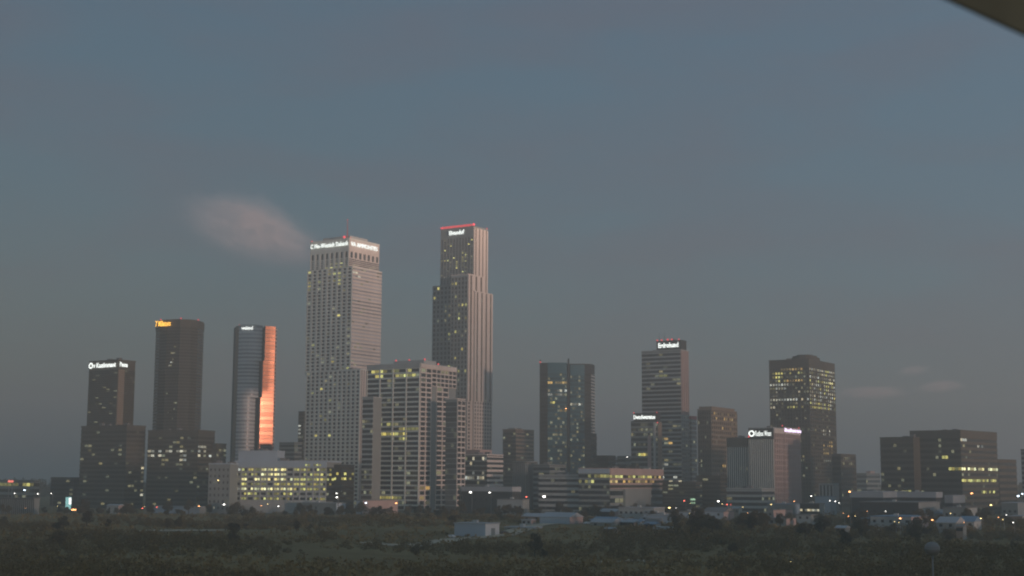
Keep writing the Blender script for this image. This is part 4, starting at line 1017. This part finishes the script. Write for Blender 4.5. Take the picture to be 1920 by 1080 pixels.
# globe on a pole in the dark field
P = at(1748, 1029, 300); g0 = ground_z(P.x, P.y)
root = link('globe_tower', None); root.matrix_basis = Matrix.Translation((P.x, P.y, g0)); tag(root, 'pale globe on a slender pole standing in the dark field at lower right', 'water tower')
h = P.z - g0
bm = bmesh.new(); bmesh.ops.create_uvsphere(bm, u_segments=24, v_segments=14, radius=1); me = bpy.data.meshes.new('globe'); bm.to_mesh(me); bm.free(); me.materials.append(M['water_globe'])
for p in me.polygons: p.use_smooth = True
link('globe', me, root, boxm((0, 0, h), (1.6, 1.6, 1.45)))
v, f = tube([(0, 0, -.5), (0, 0, h - 2.2), (0, 0, h - 1.3)], [.22, .18, .45], 10); link('pole', mesh('pole', v, f, 'steel'), root)
v, f = tube([(0, 0, h - .06), (0, 0, h + .06)], [1.63, 1.63], 24); link('seam_ring', mesh('seam_ring', v, f, 'steel'), root)

# ------------------------------------------------------------------ trees and scrub
def crown_mesh(seed, w, h, n, leaf, mat):
    rng = np.random.default_rng(seed)
    nb = 13; cen = []
    for k in range(nb):
        a = rng.uniform(0, 2 * math.pi); t = rng.uniform(0.12, 1); rr = w * .36 * math.sin(math.pi * min(.95, t * .85 + .1)) * rng.uniform(.3, 1.1)
        cen.append((rr * math.cos(a), rr * math.sin(a), h * (.28 + .62 * t)))
    cen = np.array(cen); rad = rng.uniform(.13, .24, nb) * w
    idx = rng.integers(0, nb, n); d = rng.normal(size=(n, 3)); d /= np.linalg.norm(d, axis=1)[:, None]
    p = cen[idx] + d * (rad[idx] * rng.uniform(.55, 1.05, n))[:, None] * np.array([1, 1, .8])
    a = rng.normal(size=(n, 3)); a /= np.linalg.norm(a, axis=1)[:, None]; c = np.cross(a, rng.normal(size=(n, 3))); c /= np.linalg.norm(c, axis=1)[:, None]
    s = (leaf * rng.uniform(.6, 1.3, n))[:, None]
    return quads('crown', p, a * s, c * s * .7, mat)
def quads(name, p, a, c, mat):
    n = len(p); v = np.empty((n, 4, 3), np.float32); v[:, 0] = p - a - c; v[:, 1] = p + a - c * .4; v[:, 2] = p + a * .8 + c; v[:, 3] = p - a * .6 + c * .8
    me = bpy.data.meshes.new(name); me.vertices.add(4 * n); me.vertices.foreach_set('co', v.ravel())
    me.loops.add(4 * n); me.loops.foreach_set('vertex_index', np.arange(4 * n, dtype=np.int32))
    me.polygons.add(n); me.polygons.foreach_set('loop_start', np.arange(0, 4 * n, 4, dtype=np.int32))
    me.materials.append(M[mat]); me.update(calc_edges=True); return me
def trunk_mesh(seed, h):
    rnd = random.Random(seed); V = []; Fc = []
    def add(path, rad):
        v, f = tube(path, rad, 6); k = len(V); V.extend(v); Fc.extend(tuple(i + k for i in q) for q in f)
    add([(0, 0, -.6), (.1, 0, h * .25), (.2, .1, h * .5), (.15, .2, h * .78)], [.30, .22, .15, .05])
    for k in range(5):
        a = rnd.uniform(0, 6.28); z = h * rnd.uniform(.25, .5); L = h * rnd.uniform(.2, .33)
        add([(.1, .05, z), (math.cos(a) * L * .5, math.sin(a) * L * .5, z + L * .5), (math.cos(a) * L, math.sin(a) * L, z + L * 1.1)], [.12, .08, .03])
    return mesh('trunk', V, Fc, 'bark')
KINDS = []
for k, (w_, h_, mt) in enumerate([(8.5, 7.0, 'leaf'), (7.0, 8.5, 'leaf'), (10, 7.5, 'leaf'), (6.0, 6.0, 'leaf_dry'), (9, 9.5, 'leaf')]):
    KINDS.append((crown_mesh(40 + k, w_, h_, 1500, .30, mt), trunk_mesh(60 + k, h_)))
ntree = 0
def tree(px, D, kind, sc, label, group):
    global ntree
    if any(abs(px - L[1]) < 9 and D < L[3] + 5 and D > L[3] * .55 for L in LAMPS): return
    d = ray(px, 950); x = d.x / d.y * D; root = link('tree', None)
    root.matrix_basis = Matrix.Translation((x, D, ground_z(x, D) - .1)) @ Matrix.Rotation(random.uniform(0, 6.28), 4, 'Z') @ Matrix.Diagonal((sc, sc, sc * random.uniform(.85, 1.15), 1))
    tag(root, label, 'tree', group); link('trunk', KINDS[kind][1], root); link('crown', KINDS[kind][0], root); ntree += 1
rt = random.Random(5)
for k in range(170):                      # broken belt at the foot of the city
    px = -20 + 1960 * (k + rt.random()) / 170; D = rt.uniform(960, 1062)
    if 1400 < px: D = rt.uniform(830, 990)
    tree(px, D, rt.randrange(5), rt.uniform(.55, 1.15), 'dark tree in the broken belt along the foot of the towers', 'trees at the foot of the city')
for k in range(105):                      # denser right hand wood
    px = rt.uniform(1262, 1940); D = rt.uniform(640, 860)
    tree(px, D, rt.randrange(5), rt.uniform(.6, 1.1), 'dark tree among the sheds and lamps right of centre', 'trees among the right hand sheds')
for k in range(70):                      # single trees standing out of the brush
    px = rt.uniform(-20, 1940); D = rt.uniform(520, 950)
    if 640 < px < 1130 and 590 < D < 800: continue
    tree(px, D, rt.randrange(5), rt.uniform(.45, 1.0), 'dark tree standing out of the foreground brush', 'trees in the foreground brush')
def wood():
    """the merged dark brush and tree tops of the foreground, one mass"""
    rng = np.random.default_rng(21); n = 6500
    D = 330 + 640 * rng.random(n) ** .9; px = rng.uniform(-80, 2000, n); x = (px - 960) / F * D
    k = np.sin(x * .019 + D * .011) + np.sin(x * .011 - D * .021 + 2) + .8 * np.sin(x * .05 + D * .037) + rng.uniform(-.7, .7, n)
    clear = ((px > 640) & (px < 1130) & (D > 600) & (D < 790)) | ((np.abs(x + 62) < 60) & (np.abs(D - 870) < 60) & (rng.random(n) < .8))
    clear |= ((px > 322) & (px < 386) & (D > 590) & (D < 720))
    ok = (k > -.35) & ~clear
    D = D[ok]; x = x[ok]; k = k[ok]; n = len(D)
    z = np.array([ground_z(a, c) for a, c in zip(x, D)])
    r = np.clip(1.2 + .7 * k + rng.uniform(-.6, 1.0, n), .8, 3.4); big = (rng.random(n) < .12) & (k > .2); r[big] *= rng.uniform(1.3, 1.9, big.sum())
    per = 110; C = np.repeat(np.stack([x, D, z], 1), per, 0); Rr = np.repeat(r, per)
    d = rng.normal(size=C.shape); d /= np.linalg.norm(d, axis=1)[:, None]
    P = C + d * (Rr * rng.uniform(.5, 1.05, len(Rr)))[:, None] * np.array([1, 1, .75]); P[:, 2] += Rr * .55
    P[:, 2] = np.maximum(P[:, 2], C[:, 2] + .05)
    a = rng.normal(size=P.shape); a /= np.linalg.norm(a, axis=1)[:, None]; c = np.cross(a, rng.normal(size=P.shape)); c /= np.linalg.norm(c, axis=1)[:, None]
    s_ = (.14 * np.sqrt(Rr) * rng.uniform(.7, 1.3, len(Rr)) * (1 + np.maximum(0, C[:, 1] - 400) / 900))[:, None]
    tag(link('brushwood', quads('brushwood', P, a * s_, c * s_ * .75, 'scrub')), 'merged dark brush and tree tops filling the foreground', 'brush', kind='stuff')
wood()
def scrub():
    rng = np.random.default_rng(3); n = 9000
    D = 350 + 740 * rng.random(n) ** 1.25; px = rng.uniform(-60, 1980, n); x = (px - 960) / F * D
    keep = (np.sin(x * .031 + D * .013) + np.sin(x * .017 - D * .029 + 2) + rng.uniform(-1.2, 1.2, n)) > -.5
    D = D[keep]; x = x[keep]; n = len(D); per = 9
    z = np.array([ground_z(a, c) for a, c in zip(x, D)]); h = rng.uniform(.5, 1.7, n)
    P = np.repeat(np.stack([x, D, z], 1), per, 0); H = np.repeat(h, per)
    o = rng.normal(size=(n * per, 3)) * np.array([.75, .75, .25]); P = P + o * H[:, None]; P[:, 2] += H * .45
    a = rng.normal(size=P.shape); a /= np.linalg.norm(a, axis=1)[:, None]; c = np.cross(a, rng.normal(size=P.shape)); c /= np.linalg.norm(c, axis=1)[:, None]
    s = (.34 * H)[:, None]
    tag(link('scrub', quads('scrub', P, a * s, c * s, 'scrub')), 'low dark scrub covering the foreground field', 'scrub', kind='stuff')
scrub()
def far_wood():
    rng = np.random.default_rng(8); n = 26000
    D = rng.uniform(1900, 2600, n); px = rng.uniform(-80, 2000, n); x = (px - 960) / F * D
    top = 14 + 5 * np.sin(x * .02) + 4 * np.sin(x * .061 + 1) + 4 * np.sin(x * .13 + 2)
    P = np.stack([x, D, rng.random(n) ** .6 * top], 1)
    a = rng.normal(size=P.shape); a /= np.linalg.norm(a, axis=1)[:, None]; c = np.cross(a, rng.normal(size=P.shape)); c /= np.linalg.norm(c, axis=1)[:, None]
    tag(link('distant_wood', quads('distant_wood', P, a * 3.0, c * 2.4, 'leaf')), 'far dark line of trees behind the city', 'wood', kind='stuff')
far_wood()

# ------------------------------------------------------------------ dark eave close to the camera, top right corner
A = at(1776, -4, 2.6); B = at(1980, 90, 2.6)
dirv = (B - A).normalized(); A = A - dirv * .25; B = B + dirv * .5
upv = Vector((0, 0, 1)); upv = (upv - dirv * upv.dot(dirv)).normalized(); back = dirv.cross(upv).normalized()
if back.y < 0: back = -back
root = link('roof_eave', None); root.matrix_basis = Matrix.Translation(A); tag(root, 'dark out of focus roof eave in the top right corner', 'eave')
def obox(name, s0, s1, u0, u1, t0, t1, mat):
    c = dirv * (s0 + s1) / 2 + upv * (u0 + u1) / 2 + back * (t0 + t1) / 2
    m = Matrix((dirv * (s1 - s0), upv * (u1 - u0), back * (t1 - t0))).transposed().to_4x4(); m.translation = c
    v = [m @ Vector(q) for q in CUBE_V]; link(name, mesh(name, v, CUBE_F, mat), root)
Ls = (B - A).length
obox('fascia_board', 0, Ls, 0, .36, 0, .012, 'eave_wood'); obox('soffit', 0, Ls, .33, .35, -.25, -.004, 'eave_wood'); obox('roof_sheet', 0, Ls, .365, .39, -.3, .05, 'dark_wall')
for k in range(3): obox('rafter', .1 + k * .3, .15 + k * .3, .355, .362, -.24, -.01, 'eave_wood')
pe = A + dirv * Ls
link('post', cube('eave_wood'), root, boxm((dirv * (Ls - .06)) + Vector((0, -.3, -(pe.z - ground_z(pe.x, pe.y)) / 2)), (.1, .1, pe.z - ground_z(pe.x, pe.y) + .4)))

# ------------------------------------------------------------------ clouds and air
def cloud(label, px0, px1, py, D, hgt, dens, tilt, seed, thr=.42):
    A = at(px0, py, D); B = at(px1, py, D); wd = (B.x - A.x) / 2; hh = hgt / F * D / 2
    bm = bmesh.new(); bmesh.ops.create_icosphere(bm, subdivisions=3, radius=1); me = bpy.data.meshes.new('cloud'); bm.to_mesh(me); bm.free()
    m = bpy.data.materials.new('cloud_' + str(seed)); m.use_nodes = True; t = m.node_tree; n = t.nodes; n.remove(n['Principled BSDF'])
    pv = n.new('ShaderNodeVolumePrincipled'); pv.inputs['Color'].default_value = (1.0, .90, .88, 1); pv.inputs['Anisotropy'].default_value = -.1  # pinkish colour stands in for redder sunlight on the cloud
    tcn = n.new('ShaderNodeTexCoord'); ln = n.new('ShaderNodeVectorMath'); ln.operation = 'LENGTH'; t.links.new(tcn.outputs['Object'], ln.inputs[0])
    sx = n.new('ShaderNodeSeparateXYZ'); t.links.new(tcn.outputs['Object'], sx.inputs[0])
    def mrange(src, a, b_, lo=0.0, hi=1.0):
        q = n.new('ShaderNodeMapRange'); q.interpolation_type = 'SMOOTHSTEP'
        for i_, v_ in zip((1, 2, 3, 4), (a, b_, lo, hi)): q.inputs[i_].default_value = v_
        t.links.new(src, q.inputs[0]); return q.outputs[0]
    def mul(a, b_):
        q = n.new('ShaderNodeMath'); q.operation = 'MULTIPLY'
        t.links.new(a, q.inputs[0])
        if isinstance(b_, float): q.inputs[1].default_value = b_
        else: t.links.new(b_, q.inputs[1])
        return q.outputs[0]
    mpn = n.new('ShaderNodeMapping'); mpn.inputs['Location'].default_value = (seed, seed * .7, 0); mpn.inputs['Scale'].default_value = (1.3, 1.0, 1.1); t.links.new(tcn.outputs['Object'], mpn.inputs[0])
    z = n.new('ShaderNodeTexNoise'); z.inputs['Scale'].default_value = 2.0; z.inputs['Detail'].default_value = 6; z.inputs['Roughness'].default_value = .66; z.inputs['Distortion'].default_value = 1.1; t.links.new(mpn.outputs[0], z.inputs[0])
    # ragged edge: the distance from the middle is pushed in and out by the noise
    ad = n.new('ShaderNodeMath'); ad.operation = 'MULTIPLY_ADD'; ad.inputs[1].default_value = 1.5; t.links.new(z.outputs['Fac'], ad.inputs[0]); t.links.new(ln.outputs['Value'], ad.inputs[2])
    d_ = mul(mrange(ad.outputs[0], 1.58, 1.15), mrange(sx.outputs['Z'], -.75, .45, .0, 1.0))
    d_ = mul(d_, mrange(sx.outputs['X'], -.95, .2, .12, 1.0)); d_ = mul(d_, mrange(z.outputs['Fac'], thr, .68, .15, 1.0)); d_ = mul(d_, dens)
    t.links.new(d_, pv.inputs['Density']); t.links.new(pv.outputs[0], n['Material Output'].inputs['Volume'])
    me.materials.append(m)
    C = (A + B) / 2
    o = link('cloud', me, None, Matrix.Translation(C) @ Matrix.Rotation(tilt, 4, 'Y') @ Matrix.Diagonal((wd, wd * .16, hh, 1)))
    tag(o, label, 'cloud'); return o
cloud('faint pink cloud left of the broad pale tower', 255, 665, 436, 7000, 185, .036, R(19), 3.0, .44)
cloud('long thin pink cloud streak right of the dark lit tower', 1530, 1730, 738, 9000, 40, .06, R(-1), 7.4, .36)
cloud('short thin pink cloud streak above the wide dark office', 1690, 1830, 727, 9000, 38, .07, R(-5), 2.2, .36)
cloud('small faint pink cloud wisp high right of the dark lit tower', 1660, 1760, 697, 9000, 34, .045, R(-8), 5.1, .36)

def haze():  # volume added to raise the dark tones
    m = bpy.data.materials.new('haze'); m.use_nodes = True; t = m.node_tree; n = t.nodes; n.remove(n['Principled BSDF'])
    pv = n.new('ShaderNodeVolumePrincipled'); pv.inputs['Color'].default_value = (.94, .945, .875, 1); pv.inputs['Density'].default_value = .00040; pv.inputs['Anisotropy'].default_value = 0.28
    t.links.new(pv.outputs[0], n['Material Output'].inputs['Volume']); M['haze'] = m
    o = link('haze', cube('haze'), None, boxm((0, 1900, 142), (5400, 5800, 296))); o['kind'] = 'stuff'; o['label'] = 'thin dusk haze added over the whole city to lift dark tones'; o['category'] = 'haze'
haze()
bpy.context.view_layer.update()
print('objects', len(bpy.data.objects), 'trees', ntree)
